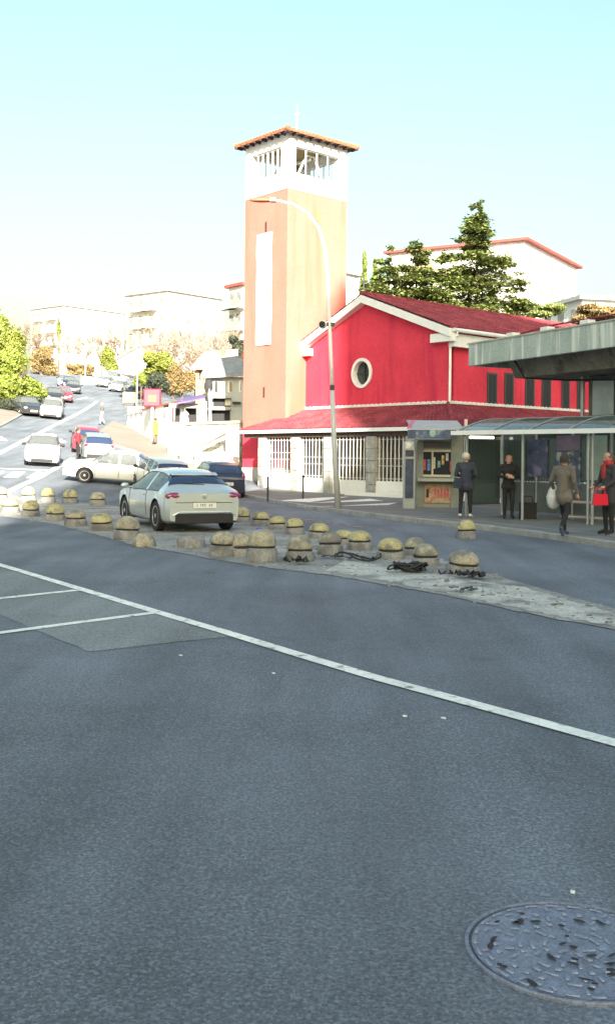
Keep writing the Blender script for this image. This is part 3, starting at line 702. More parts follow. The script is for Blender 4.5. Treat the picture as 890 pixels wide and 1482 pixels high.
# awning: sloping roof with printed valance and dark open side
aw = MB(); xl0, xl1, xr0, xr1 = kx(584), kx(598), kx(645), kx(664); zf, zt_ = kzz(621), kzz(607.5)
aw.prism([(kx(590), KY - .95, zf), (kx(590), KY + .55, zt_), (kx(590), KY + .55, zt_ - .05), (kx(590), KY - .95, zf - .05)], (kx(664) - kx(590), 0, 0))
awn = aw.build('awning', mat('awning_cloth', (.34, .36, .38), rough=.7, n1=.15, s1=2), kiosk)
m = MB(); m.prism([(kx(583.5), KY - .97, zf + .01), (kx(589.8), KY - .94, zf + .012), (kx(603), KY + .55, zt_ + .012), (kx(597), KY + .55, zt_ + .01)], (0, 0, -.04)); m.build('awning_edge', mat('awning_pink', (.45, .15, .22), rough=.7), awn)
m = MB(); m.box(kx(585), kx(646), KY - .96, KY - .93, kzz(636), zf - .055); val = m.build('valance', mat('valance_print', (.045, .07, .14), rough=.6, n1=.4, s1=4, stain=((.16, .22, .26), 3.5, .55, .64, (1, 1, 1))), awn)
m = MB(); m.ell((kx(620), KY - .965, kzz(628)), (.10, .012, .12), 12, 8); m.build('emblem', mat('emblem_teal', (.22, .36, .32), rough=.5), val)
m = MB(); m.prism([(kx(647), KY - .9, zf - .08), (kx(647), KY + .5, zt_ - .06), (kx(647), KY + .5, zf - .3)], (.03, 0, 0)); m.build('side_cheek', M_DARK, awn)
m = MB(); m.box(kx(664.5), kx(668.5), KY - .98, KY - .9, kzz(628), kzz(608)); m.build('sign_board', mat('pale_sign', (.6, .5, .42), rough=.6), kiosk)
m = MB(); kb(m, 611, 651, -.04, .018, 639, 648); m.build('header_sign', mat('kiosk_header', (.03, .035, .045), rough=.4, n1=.3, s1=6), kiosk)
# free-standing advertising column beside it
lp_ = gp(592, 736, PAVE); lb = thing('advertising_column', 'narrow grey advertising column with dark panels left of the kiosk', 'sign', lp_)
lx = lambda px: at(px, 690, lp_.y).x; lz = lambda py: at(592, py, lp_.y).z
m = MB(); m.prism([(lx(584), lp_.y, PAVE), (lx(600.5), lp_.y, PAVE), (lx(600.5), lp_.y, lz(660)), (lx(597.5), lp_.y, lz(638.5)), (lx(584), lp_.y, lz(638.5))], (0, .28, 0)); m.build('case', mat('column_case', (.25, .28, .27), rough=.5, n1=.1, s1=3), lb)
for y0, y1, c in ((640, 649, (.55, .55, .52)), (651.5, 660.5, (.03, .035, .05)), (664, 721, (.035, .05, .09))):
    m = MB(); m.box(lx(586), lx(598), lp_.y - .02, lp_.y - .002, lz(y1), lz(y0)); m.build('panel', mat('col%d' % y0, c, rough=.25, n1=.5, s1=3.5), lb)
# lit strip lamp under the shelter end
# ------------------------------------------------------------------ bus shelter (parallel to the church front)
fp = gp(853, 759, PAVE); fp0 = Vector((fp.x, fp.y, 0))
sL = on_line(fp0, E1, 670); sR = -4.2
zR0 = EYE + ray(853, 624)[1] * fp.y
SD = 1.55
shelter = thing('bus_shelter', 'steel bus shelter with curved glass roof, glazed back and bench', 'bus shelter', (fp.x, fp.y, PAVE))
def sw_(s, d, z): p = fp0 + E1 * s + E2 * d; return Vector((p.x, p.y, z))
print('shelter', sL, zR0, fp)
zB = zR0 + .42
def arc(t): return (-.35 + (SD + .45) * t, zR0 + .42 * math.sin(min(1, t * 1.05) * math.pi / 2))
NP = 7
for k in range(NP):
    s0, s1 = sL + (sR - sL) * k / NP, sL + (sR - sL) * (k + 1) / NP; m = MB(); n = 8
    for i in range(n + 1):
        d, z = arc(i / n)
        for s in (s0, s1): m.v.append(tuple(sw_(s, d, z)))
    for i in range(n): m.f.append((2 * i, 2 * i + 1, 2 * i + 3, 2 * i + 2))
    m.build('roof_pane', M_RGLASS, shelter, smooth=True)
    m = MB(); m.tube([sw_(s0, *arc(i / n)) + UP * .01 for i in range(n + 1)], .02, 6); m.build('roof_rib', M_STEEL, shelter)
m = MB(); m.obox(sw_(sL + .05, -.42, zR0 - .06), E1 * (sR - sL - .1), E2 * .09, UP * .11); m.build('front_gutter', M_WPAINT, shelter)
m = MB(); m.obox(sw_(sL, SD + .02, zB - .1), E1 * (sR - sL), E2 * .08, UP * .12); m.build('rear_rail', M_STEEL, shelter)
for s in (sL - .15, sL * .5, .06, -.06, -2.1):
    m = MB(); m.tube([sw_(s, 0, PAVE), sw_(s, 0, zR0 + .1)], .038, 8); m.build('post', M_STEEL, shelter)
for k in range(NP + 1):
    s = sL - .1 + (sR - sL + .2) * k / NP
    m = MB(); m.tube([sw_(s, SD, PAVE), sw_(s, SD, zB - .08)], .035, 8); m.build('post', M_STEEL, shelter)
for k in range(NP):
    s0, s1 = sL - .1 + (sR - sL + .2) * k / NP, sL - .1 + (sR - sL + .2) * (k + 1) / NP
    m = MB(); m.obox(sw_(s0 - .05, SD - .01, PAVE + .95), E1 * (s1 - s0 + .1), E2 * .012, UP * (zB - PAVE - 1.15)); m.build('back_pane', M_SGLASS, shelter)
    m = MB(); m.obox(sw_(s0 - .05, SD - .02, PAVE + .12), E1 * (s1 - s0 + .1), E2 * .03, UP * .80); m.build('lower_panel', mat('shelter_panel', (.10, .118, .118), rough=.5, n1=.2, s1=2, n2=.1, s2=20), shelter)
# end pane at the kiosk side and posters on the back
m = MB(); m.obox(sw_(sL - .1, .1, PAVE + .3), E1 * .012, E2 * (SD - .2), UP * 1.75); m.build('end_pane', M_SGLASS, shelter)
def poster(px0, px1, py0, py1, col, nm, parent=shelter, d=SD - .05):
    o = fp0 + E2 * d; s0, s1 = on_line(o, E1, px0, py0), on_line(o, E1, px1, py0); Y = (o + E1 * (s0 + s1) / 2).y
    z0, z1 = EYE + ray(px0, py1)[1] * Y, EYE + ray(px0, py0)[1] * Y; p = o + E1 * s0
    m = MB(); m.obox(Vector((p.x, p.y, z0)), E1 * (s1 - s0), E2 * .02, UP * (z1 - z0)); return m.build('poster', col, parent)
poster(763, 792, 636, 690, mat('poster_blue', (.06, .07, .14), rough=.25, n1=.5, s1=3.5, stain=((.20, .18, .30), 2.5, .55, .65, (1, 1, 1))), 'p')
poster(805, 839, 630, 652, mat('poster_mauve', (.22, .15, .22), rough=.4, n1=.3, s1=3), 'p')
poster(804, 839, 654, 712, mat('poster_mixed', (.10, .12, .18), rough=.35, n1=.6, s1=4, stain=((.42, .44, .44), 4., .52, .6, (1, 1, 1))), 'p')
poster(848, 878, 630, 695, mat('poster_sage', (.30, .36, .32), rough=.5, n1=.15, s1=3), 'p')
# bench and leaning rail
for d, z, r in ((SD - .32, PAVE + .46, .03), (SD - .5, PAVE + .46, .03), (SD - .41, PAVE + .47, .03)):
    m = MB(); m.tube([sw_(1.9, d, z), sw_(-3.8, d, z)], r, 6); m.build('bench_slat', mat('pale_timber', (.42, .34, .27), rough=.6, n1=.2, s1=3), shelter)
for s in (1.6, -.6, -3.): m = MB(); m.tube([sw_(s, SD - .41, PAVE), sw_(s, SD - .41, PAVE + .45)], .03, 6); m.build('bench_leg', M_DSTEEL, shelter)
m = MB(); m.tube([sw_(1.2, .55, PAVE + .12), sw_(-3.8, .55, PAVE + .12)], .03, 6); m.build('foot_rail', MATS['pale_timber'], shelter)
m = MB(); m.tube([sw_(.0, -.05, zR0 - .06), sw_(.0, -.05, zR0 - .5)], .012, 5); m.build('hanger', M_STEEL, shelter)
# small lit strip lamp at the kiosk end of the shelter
tl = at(697, 633, fp.y + 3.6)
m = MB(); m.box(tl.x - .32, tl.x + .32, tl.y, tl.y + .06, tl.z - .03, tl.z + .03); o = m.build('strip_lamp', mat('lit_tube', (.9, .9, .8), emit=((1., .96, .78), 1.6)), None, loc=tl); tag(o, 'lit fluorescent strip lamp under the left end of the bus shelter roof', 'lamp')

# ------------------------------------------------------------------ concrete canopy building on the right
KD = Vector((.43, -.903, 0)).normalized(); KN = Vector((.903, .43, 0)).normalized()
q0 = at(677, 530, 36.0); c0 = Vector((q0.x, q0.y, 0)); zc0 = q0.z; zc1 = at(682, 499, 36.0).z
can = thing('canopy_building', 'flat-roofed building with deep stained concrete canopy above the shelter', 'building', (c0.x + 3, c0.y + 2, PAVE))
def cc_(u, v, z): p = c0 + KD * u + KN * v; return Vector((p.x, p.y, z))
for i in range(6):
    m = MB(); m.obox(cc_(i * 2.4 + .008, 0, zc0), KD * 2.384, KN * .18, UP * (zc1 - zc0)); m.build('fascia_panel', M_FASCIA, can, bevel=.012)
m = MB(); m.obox(cc_(-.005, .181, zc0), KN * 8, KD * .18, UP * (zc1 - zc0)); m.build('fascia_panel', M_FASCIA, can)
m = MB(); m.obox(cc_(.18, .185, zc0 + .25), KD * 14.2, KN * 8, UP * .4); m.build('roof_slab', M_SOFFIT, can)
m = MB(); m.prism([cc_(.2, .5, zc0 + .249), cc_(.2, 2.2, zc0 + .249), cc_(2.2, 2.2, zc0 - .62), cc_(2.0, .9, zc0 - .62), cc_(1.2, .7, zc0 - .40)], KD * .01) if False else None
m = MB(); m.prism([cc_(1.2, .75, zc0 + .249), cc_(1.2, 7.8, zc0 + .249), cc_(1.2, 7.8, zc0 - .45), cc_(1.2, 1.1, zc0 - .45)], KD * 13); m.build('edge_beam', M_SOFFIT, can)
m = MB(); m.obox(cc_(-.03, -.03, zc1), KD * 14.4, KN * .4, UP * .05); m.build('coping', mat('pale_coping', (.38, .38, .33), rough=.9, n1=.2, s1=3), can)
for u in (1.5, 3.3, 5.2): m = MB(); m.obox(cc_(u, .5, zc1 + .05), KD * .35, KN * .3, UP * .22); m.build('roof_block', M_WHITE, can)
m = MB(); m.tube([cc_(.3, .7, zc1 + .12), cc_(3, 1.2, zc1 + .42), cc_(8, 1.6, zc1 + .5)], .03, 6); m.build('conduit', M_TILE, can)
m = MB(); m.tube([cc_(1.7, .7, zc0 + .1), cc_(2.0, .9, zc0 - .5), cc_(3.2, 1.7, zc0 - .62), cc_(6.0, 2.2, zc0 - .75), cc_(9.5, 2.4, zc0 - .8)], .035, 6); m.build('cable', M_BLACK, can)
# glazed wall and column under the canopy
wv = 2.6
def u_at(px, v): return on_line(c0 + KN * v, KD, px, 580)
u0 = u_at(846, wv); zW = PAVE
m = MB(); m.tube([cc_(u0, wv - .1, zW), cc_(u0, wv - .1, zc0 - .46)], .07, 8); m.build('drain_pipe', M_STEEL, can)
m = MB(); m.obox(cc_(u0 + .1, wv, zW), KD * 11, KN * .25, UP * 2.9); m.build('wall', mat('grey_wall', (.20, .21, .20), rough=.85, n1=.15, s1=1.5), can)
for k in range(5):
    uu = u0 + .35 + k * 1.25
    m = MB(); m.obox(cc_(uu, wv - .03, zW + 2.95), KD * 1.12, KN * .05, UP * (zc0 - .5 - zW - 2.95)); fr = m.build('window', M_DSTEEL, can)
    m = MB(); m.obox(cc_(uu + .06, wv - .045, zW + 3.0), KD * 1.0, KN * .012, UP * (zc0 - .6 - zW - 3.0)); m.build('pane', mat('frosted_pane', (.30, .36, .34), rough=.2, n1=.2, s1=1.2), fr)
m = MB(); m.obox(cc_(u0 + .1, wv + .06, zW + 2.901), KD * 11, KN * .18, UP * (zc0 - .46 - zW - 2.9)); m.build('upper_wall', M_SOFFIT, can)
# ------------------------------------------------------------------ concrete bollards on the island
def bollard(px, ytop, ybase, wpx, label, style='dome', yellow=0, seed=0):
    p = gp(px, ybase - 1.5, .008); k = sc(p.y); w = wpx * k / 2; h = (ybase - ytop) * k
    w = max(.2, min(w, .30)); h = max(.12, min(h, .54)); p.y += w * .9; p.x *= p.y / (p.y - w * .9); p.z = zt(p.x, p.y) + .008
    rn = random.Random(seed * 13 + 5); ph = rn.uniform(0, 6)
    t = thing('bollard', label, 'bollard', p, rn.uniform(0, 6), 'concrete dome bollards on the traffic island'); t.rotation_euler = (R(rn.gauss(0, 2.2)), R(rn.gauss(0, 2.2)), rn.uniform(0, 6))
    dent = rn.choice((0, 0, 0, .08, .12)); dk = rn.randrange(22)
    jit = lambda k_, z_: .015 * math.sin(k_ * 1.7 + ph + z_ * 9) + .010 * math.sin(k_ * 3.1 + ph * 2 + z_ * 21) - dent * math.exp(-((min(abs(k_ - dk), 22 - abs(k_ - dk))) / 2.2) ** 2)
    dm = M_DOME2 if yellow else M_DOME
    if style == 'dome':
        hb = h * rn.uniform(.37, .46)
        m = MB(); m.lathe([(w * .96, -.02), (w, .02), (w * .985, hb * .6), (w * .94, hb - .03), (w * .80, hb - .005), (w * .78, hb)], n=22, jit=jit); b = m.build('base', M_CONC, t, w=False, smooth=False)
        m = MB(); m.lathe([(w * .84, hb - .02), (w * .84, hb + .022)], n=22); m.build('groove', M_DARK, t, w=False)
        hd = h - hb - .02; prof = [(w * .90, hb + .018), (w * .93, hb + .035)] + [(w * .92 * math.cos(a) ** .85, hb + .035 + (hd - .03) * math.sin(a)) for a in [R(q) for q in (8, 20, 33, 46, 58, 69, 79, 86)]]
        m = MB(); m.lathe(prof, n=22, jit=lambda k_, z_: jit(k_, z_) + .02 * math.sin(k_ * 5.3 + z_ * 40 + ph)); m.build('dome', dm, t, w=False, smooth=True)
    elif style == 'cap':          # dome knocked off its base
        prof = [(w * .98, -.02), (w, .03)] + [(w * math.cos(a) ** .8, .03 + (h - .03) * math.sin(a)) for a in [R(q) for q in (10, 25, 40, 55, 70, 84)]]
        m = MB(); m.lathe(prof, n=20, jit=lambda k_, z_: jit(k_, z_) * 2.2); m.build('dome', dm, t, w=False, smooth=True)
    else:                         # base only, top broken away
        m = MB(); m.lathe([(w, -.02), (w, .03), (w * .98, h * .7), (w * .9, h * .9), (w * .6, h), (w * .2, h * .9)], n=22, jit=lambda k_, z_: jit(k_, z_) * 2); m.build('base', M_CONC, t, w=False)
BL = [
 (1, 706, 728, 22, 'sunlit pale dome bollard cut by the left picture edge, back row', 'dome', 1),
 (42, 705, 728, 22, 'sunlit pale yellow dome bollard, second from left in the back row', 'dome', 1),
 (70, 707, 729, 22, 'sunlit cream dome bollard, third from left in the back row', 'dome', 1),
 (102, 709, 730, 24, 'sunlit yellow dome bollard in front of the white sedan front wheel', 'dome', 1),
 (142, 713, 733, 25, 'shaded dome bollard alone between white sedan and silver hatchback wheel', 'dome', 0),
 (15, 722, 744, 28, 'sunlit bollard at the left end of the front row', 'dome', 1),
 (45, 725, 749, 27, 'shaded bollard second from left in the front row', 'dome', 1),
 (80, 730, 755, 30, 'greenish dome bollard third from left in the front row', 'dome', 1),
 (110, 739, 763, 33, 'squat brown-topped bollard fourth from left in the front row', 'dome', 0),
 (147, 744, 770, 35, 'yellow-green dome bollard fifth from left in the front row', 'dome', 1),
 (184, 748, 783, 40, 'large beige dome bollard beside the silver hatchback rear left wheel', 'dome', 0),
 (209, 773, 793, 32, 'broken-off dome cap lying on the ground before the silver hatchback', 'cap', 0),
 (277, 779, 795, 42, 'low broken bollard base without its dome behind the silver hatchback', 'stub', 0),
 (322, 770, 808, 42, 'grey dome bollard just right of the broken base', 'dome', 0),
 (350, 774, 808, 36, 'grey bollard half hidden between two taller domes', 'dome', 0),
 (379, 767, 816, 46, 'tallest speckled beige dome bollard with the roundest top', 'dome', 0),
 (434, 776, 815, 42, 'cracked low dome bollard with black debris at its foot', 'dome', 0),
 (478, 771, 805, 38, 'grey-topped dome bollard behind the first black debris strip', 'dome', 0),
 (351, 735, 758, 24, 'small yellow dome bollard at the silver hatchback right rear corner', 'dome', 1),
 (377, 741, 763, 27, 'yellow dome bollard second from the hatchback in the rear row', 'dome', 1),
 (402, 748, 768, 25, 'yellow dome bollard third from the hatchback in the rear row', 'dome', 1),
 (427, 751, 775, 29, 'bright yellow-green dome bollard in the middle of the rear row', 'dome', 1),
 (462, 758, 781, 34, 'dusty dome bollard fifth from the hatchback in the rear row', 'dome', 1),
 (497, 768, 790, 28, 'yellow dome bollard mostly hidden behind a grey-topped one', 'dome', 1),
 (520, 769, 798, 38, 'bright yellow-topped bollard behind the looped black cable', 'dome', 1),
 (565, 780, 811, 42, 'grey bollard with thin yellow rim right of the looped cable', 'dome', 1),
 (615, 788, 821, 42, 'dusty brown bollard right of the tangled black heap', 'dome', 0),
 (601, 779, 806, 30, 'pale dusty dome peeping out behind the brown bollard', 'dome', 0),
 (669, 798, 834, 50, 'rightmost wide bollard of the island with black fringe at its foot', 'dome', 0),
 (675, 753, 781, 30, 'lone yellow dome bollard near the kerb in front of the waiting man', 'dome', 1),
]
for i, (px, y0, y1, w, lab, st, ye) in enumerate(BL): bollard(px, y0, y1, w, lab, st, ye, i)

# ------------------------------------------------------------------ debris
def tangle(name, px, py, rad, n, label, h=.08, r=.012, loops=1, seed=1, flat=.6):
    p = gp(px, py, .03); rn = random.Random(seed); t = thing(name, label, 'debris', p, 0)
    for k in range(n):
        pts = []; ph = rn.uniform(0, 6); R_ = rad * rn.uniform(.45, 1.0); cx, cy = rn.uniform(-.3, .3) * rad, rn.uniform(-.2, .2) * rad
        for i in range(26):
            a = ph + loops * 2 * math.pi * i / 25 * rn.uniform(.97, 1.03)
            pts.append((cx + R_ * math.cos(a), cy + flat * R_ * math.sin(a), r + h * (.5 + .5 * math.sin(a * 1.7 + ph)) * rn.uniform(.7, 1)))
        m = MB(); m.tube(pts, r * rn.uniform(.7, 1.3), 6); m.build('strand', M_BLACK, t, w=False, smooth=True)
    return t
def scrap(t, rad, n, seed, hh=.09):
    rn = random.Random(seed)
    for k in range(n):
        m = MB(); a = rn.uniform(0, 6); x, y = rad * rn.uniform(-1, 1), rad * .5 * rn.uniform(-1, 1); L = rad * rn.uniform(.3, .7); nn = 6
        for i in range(nn):
            for j in range(2):
                u = i / (nn - 1) - .5; m.v.append((x + L * u * math.cos(a) - .05 * j * math.sin(a), y + L * u * math.sin(a) + .05 * j * math.cos(a), .012 + hh * abs(math.sin(u * rn.uniform(1.5, 4) + k * 1.3)) * rn.uniform(.3, 1) * (1 if j else .5)))
        for i in range(nn - 1): m.f.append((2 * i, 2 * i + 1, 2 * i + 3, 2 * i + 2))
        o = m.build('scrap', M_BLACK, t, w=False); sm = o.modifiers.new('s', 'SOLIDIFY'); sm.thickness = .012
tangle('cable_loop', 521, 811, .32, 3, 'looped black cable lying in dust before the yellow-topped bollard', h=.10, r=.013, loops=.62, seed=2, flat=.9)
t = tangle('rubber_heap', 592, 827, .24, 6, 'tangled heap of black rubber and cable on the dusty island', h=.12, r=.016, loops=1.1, seed=5); scrap(t, .22, 8, 4)
t = thing('rubber_strip', 'crumpled black rubber strip at the foot of the cracked bollard', 'debris', gp(437, 815, .03)); scrap(t, .26, 7, 9, .11)
t = thing('rubber_strip', 'flat dark rubber strip on the ground under the grey-topped bollard', 'debris', gp(478, 808, .03)); scrap(t, .34, 7, 11, .03)
t = thing('torn_edging', 'ragged black torn edging round the foot of the rightmost bollard', 'debris', gp(668, 835, .03)); scrap(t, .28, 14, 15, .09)
t = thing('dark_scrap', 'flat dark scrap in the dust before the rightmost bollard', 'debris', gp(666, 854, .03)); scrap(t, .25, 5, 21, .015)
p = gp(370, 768, .03); m = MB(); m.tube([(0, 0, .03), (.1, .02, .03), (.14, .02, .035)], [.035, .035, .015], 8); o = m.build('blue_bottle', mat('blue_plastic', (.02, .04, .5), rough=.3), None); o.location = p; tag(o, 'small blue plastic bottle lying among the bollards right of the hatchback', 'bottle')
rn = random.Random(11)
for i, (px, py, lab) in enumerate(((396, 975, 'small white paper scrap on the asphalt just below the long white line'), (585, 1037, 'tiny pale litter scrap near the picture centre right below the white line'), (642, 1040, 'white litter fleck on the asphalt right of the centre near the white line'), (262, 949, 'pale pebble of litter just right of the lighter parking patch'), (828, 1292, 'small pale stone chip on the asphalt above the manhole'))):
    p = gp(px, py, .008); m = MB(); r_ = .015 if i != 4 else .012
    m.prism([(r_ * math.cos(a + rn.random()) * rn.uniform(.6, 1.2), r_ * math.sin(a) * rn.uniform(.6, 1.2), 0) for a in (0, 1.2, 2.5, 3.7, 5)], (0, 0, .008)); o = m.build('litter', M_WPAINT, None); o.location = p; tag(o, lab, 'litter')

# ------------------------------------------------------------------ manhole
mp_ = gp(829, 1373, .006); RM = .352
mh = thing('manhole_cover', 'round cast iron manhole cover with raised lugs in the foreground asphalt', 'manhole', mp_, R(20))
m = MB(); m.lathe([(RM - .014, -.02), (RM - .014, .003), (RM - .011, .006), (RM - .003, .006), (RM, .002), (RM, -.02)], n=64); m.build('frame_ring', M_IRON, mh, w=False, smooth=False)
m = MB(); m.lathe([(RM - .024, -.02), (RM - .024, .002), (.001, .0021)], n=64); m.build('cover_plate', M_IRON, mh, w=False)
lug = None; rn = random.Random(4)
shapes = []
for (lx_, ly_) in ((.030, .012), (.018, .018), (.044, .011)):
    q = MB(); q.box(-lx_ / 2, lx_ / 2, -ly_ / 2, ly_ / 2, 0, .005); o = q.build('lug', M_IRON2, mh, w=False, bevel=.002); shapes.append(o)
first = [True] * 3
def place_lug(r, a, k, rz):
    o = shapes[k] if first[k] else inst(shapes[k], mh, (0, 0, 0)); first[k] = False
    o.location = (r * math.cos(a), r * math.sin(a), .0018); o.rotation_euler = (0, 0, rz)
for ring, r in enumerate((.05, .09, .13, .17, .21, .25, .29)):
    n = max(5, int(2 * math.pi * r / .05)); off = rn.random()
    for k in range(n):
        if rn.random() < .22: continue
        a = 2 * math.pi * (k + off) / n; place_lug(r, a, ring % 2 if rn.random() < .8 else 2, a + (math.pi / 2 if ring % 2 else rn.choice((0, .6, 1.57))))
for k in range(26): a = 2 * math.pi * k / 26; place_lug(.316, a, 2, a + math.pi / 2)
pit = None
pr_ = random.Random(6)
for (r, a) in [(.31 * pr_.random() ** .6, pr_.uniform(0, 6.28)) for _ in range(34)]:
    m = MB(); sx, sy = pr_.uniform(.008, .026), pr_.uniform(.006, .011); m.prism([(sx * math.cos(q) * pr_.uniform(.7, 1.2), sy * math.sin(q) * pr_.uniform(.7, 1.2), .0071) for q in (0, .8, 1.7, 2.6, 3.5, 4.3, 5.3)], (0, 0, .0012)); o = m.build('dark_pit', M_DARK, mh, w=False); o.location = (r * math.cos(a), r * math.sin(a), 0); o.rotation_euler = (0, 0, a + 1.2)  # pits are flat dark patches, their shade is only colour

# ------------------------------------------------------------------ street lamp in front of the church
lb_ = gp(489, 735, PAVE); LY = lb_.y
pts = [at(x, y, LY) for x, y in ((489, 736), (483.5, 640), (480.5, 560), (477, 470), (474, 400), (470, 358), (461, 330), (446, 309), (425, 296), (405, 291), (394, 290))]
pts[0].z = PAVE
lamp = thing('street_lamp', 'tall leaning white street lamp with curved arm in front of the church', 'street lamp', lb_)
m = MB(); m.tube(pts[:3], [.095, .08, .066], 12); m.build('lower_pole', mat('pole_grey', (.42, .44, .43), rough=.5, n1=.1, s1=3), lamp, smooth=True)
sm_ = []
for i in range(2, len(pts) - 1):
    for t in (0, .5): sm_.append(pts[i].lerp(pts[i + 1], t))
sm_.append(pts[-1])
m = MB(); m.tube(sm_, [.058 - .025 * i / len(sm_) for i in range(len(sm_))], 12); m.build('arm', mat('pale_pole', (.70, .70, .66), rough=.5, n1=.06, s1=3), lamp, smooth=True)
m = MB(); m.tube([pts[2] - UP * .1, pts[2] + UP * .05], [.075, .075], 12); m.build('collar', M_DSTEEL, lamp)
h0, h1 = at(396, 290, LY), at(361, 290, LY)
m = MB(); m.ell((h0 + h1) / 2, ((h0 - h1).length / 2, .13, .065), 14, 8); m.build('lamp_head', mat('lamp_red', (.35, .12, .06), rough=.5), lamp, smooth=True)
m = MB(); m.box(h0.x - .12, h0.x + .08, LY - .09, LY + .09, h0.z - .05, h0.z + .08); m.build('head_clamp', M_DSTEEL, lamp)
c_ = at(467, 470, LY)
m = MB(); m.ell(c_, (.13, .13, .13), 14, 10); fl_ = m.build('floodlight', M_WPAINT, lamp, smooth=True)
m = MB(); m.lathe([(.09, 0), (.10, -.05), (.07, -.06)], c_ + Vector((-.02, -.09, 0)), 12, 'Y'); m.build('lens', M_DARK, fl_)
m = MB(); m.box(c_.x + .08, c_.x + .36, LY - .04, LY + .04, c_.z - .05, c_.z + .07); m.build('bracket', M_DSTEEL, fl_)
for i, (px, y0, y1, lab) in enumerate(((387.5, 691, 726, 'thin short post left of the zebra in front of the church'), (438.5, 689, 722, 'thin short post beside the church pavement, between two white pillars'), (532, 687, 713, 'thin short post before the stone pillar right of the lamp'))):
    p = gp(px, y1, PAVE); z1 = at(px, y0, p.y).z
    t = thing('short_post', lab, 'post', p, 0, 'short posts in front of the church'); m = MB(); m.tube([p, (p.x, p.y, z1)], .035, 8); m.build('shaft', M_DSTEEL, t)
    m = MB(); m.ell((p.x, p.y, z1), (.045, .045, .045), 8, 6); m.build('cap', M_DSTEEL, t)
# ------------------------------------------------------------------ cars
def interp(pts, x):
    xs_ = [p[0] for p in pts]; ys_ = [p[1] for p in pts]; n = len(pts)
    if x <= xs_[0]: return ys_[0]
    if x >= xs_[-1]: return ys_[-1]
    i = max(j for j in range(n - 1) if xs_[j] <= x)
    h = xs_[i + 1] - xs_[i]; t = (x - xs_[i]) / h
    def slope(j):
        if j == 0 or j == n - 1: return 0 if j else (ys_[1] - ys_[0]) / (xs_[1] - xs_[0])
        a = (ys_[j] - ys_[j - 1]) / (xs_[j] - xs_[j - 1]); b = (ys_[j + 1] - ys_[j]) / (xs_[j + 1] - xs_[j])
        return 0 if a * b <= 0 else 2 * a * b / (a + b)
    m0, m1 = slope(i) * h, slope(i + 1) * h
    return (2 * t**3 - 3 * t**2 + 1) * ys_[i] + (t**3 - 2 * t**2 + t) * m0 + (-2 * t**3 + 3 * t**2) * ys_[i + 1] + (t**3 - t**2) * m1
KINDS = {
 # x measured from the rear bumper; top = roofline, doors, windscreen and rear window spans
 'coupe': dict(L=4.26, W=1.81, top=[(0, .86), (.10, .93), (.22, .985), (.85, 1.30), (1.35, 1.385), (2.0, 1.40), (2.5, 1.345), (3.22, .99), (3.5, .95), (3.95, .85), (4.18, .70), (4.26, .60)],
   belt=.90, ws=(2.52, 3.18), rw=(.38, .82), sw=(.62, 3.1), pillars=[(1.52, 1.62)], doors=[(1.55, 2.95)], wheels=(.80, 3.40), wr=.34, rail=.62),
 'sedan': dict(L=4.55, W=1.74, top=[(0, .88), (.12, .97), (.75, 1.00), (1.15, 1.22), (1.5, 1.36), (2.1, 1.41), (2.65, 1.36), (3.35, .97), (3.7, .92), (4.25, .82), (4.48, .72), (4.55, .60)],
   belt=.90, ws=(2.68, 3.32), rw=(.80, 1.45), sw=(.95, 3.2), pillars=[(1.42, 1.50), (2.18, 2.26)], doors=[(1.18, 2.2), (2.23, 3.2)], wheels=(.90, 3.62), wr=.31, rail=.72),
 'hatch': dict(L=3.85, W=1.68, top=[(0, .85), (.06, .93), (.14, 1.0), (.42, 1.32), (.8, 1.43), (1.6, 1.46), (2.15, 1.40), (2.85, 1.0), (3.2, .94), (3.6, .82), (3.8, .70), (3.85, .60)],
   belt=.93, ws=(2.18, 2.82), rw=(.15, .42), sw=(.40, 2.75), pillars=[(.85, .95), (1.62, 1.70)], doors=[(.85, 1.66), (1.69, 2.65)], wheels=(.62, 3.05), wr=.30, rail=.74),
 'van': dict(L=4.8, W=1.9, top=[(0, 1.6), (.05, 1.8), (.15, 1.9), (1.0, 1.95), (3.2, 1.94), (3.6, 1.85), (4.2, 1.1), (4.6, .95), (4.75, .8), (4.8, .6)],
   belt=1.05, ws=(3.62, 4.15), rw=(9, 9), sw=(2.6, 4.1), pillars=[(2.6, 2.9)], doors=[(2.9, 3.9)], wheels=(.9, 3.95), wr=.33, rail=.86),
}
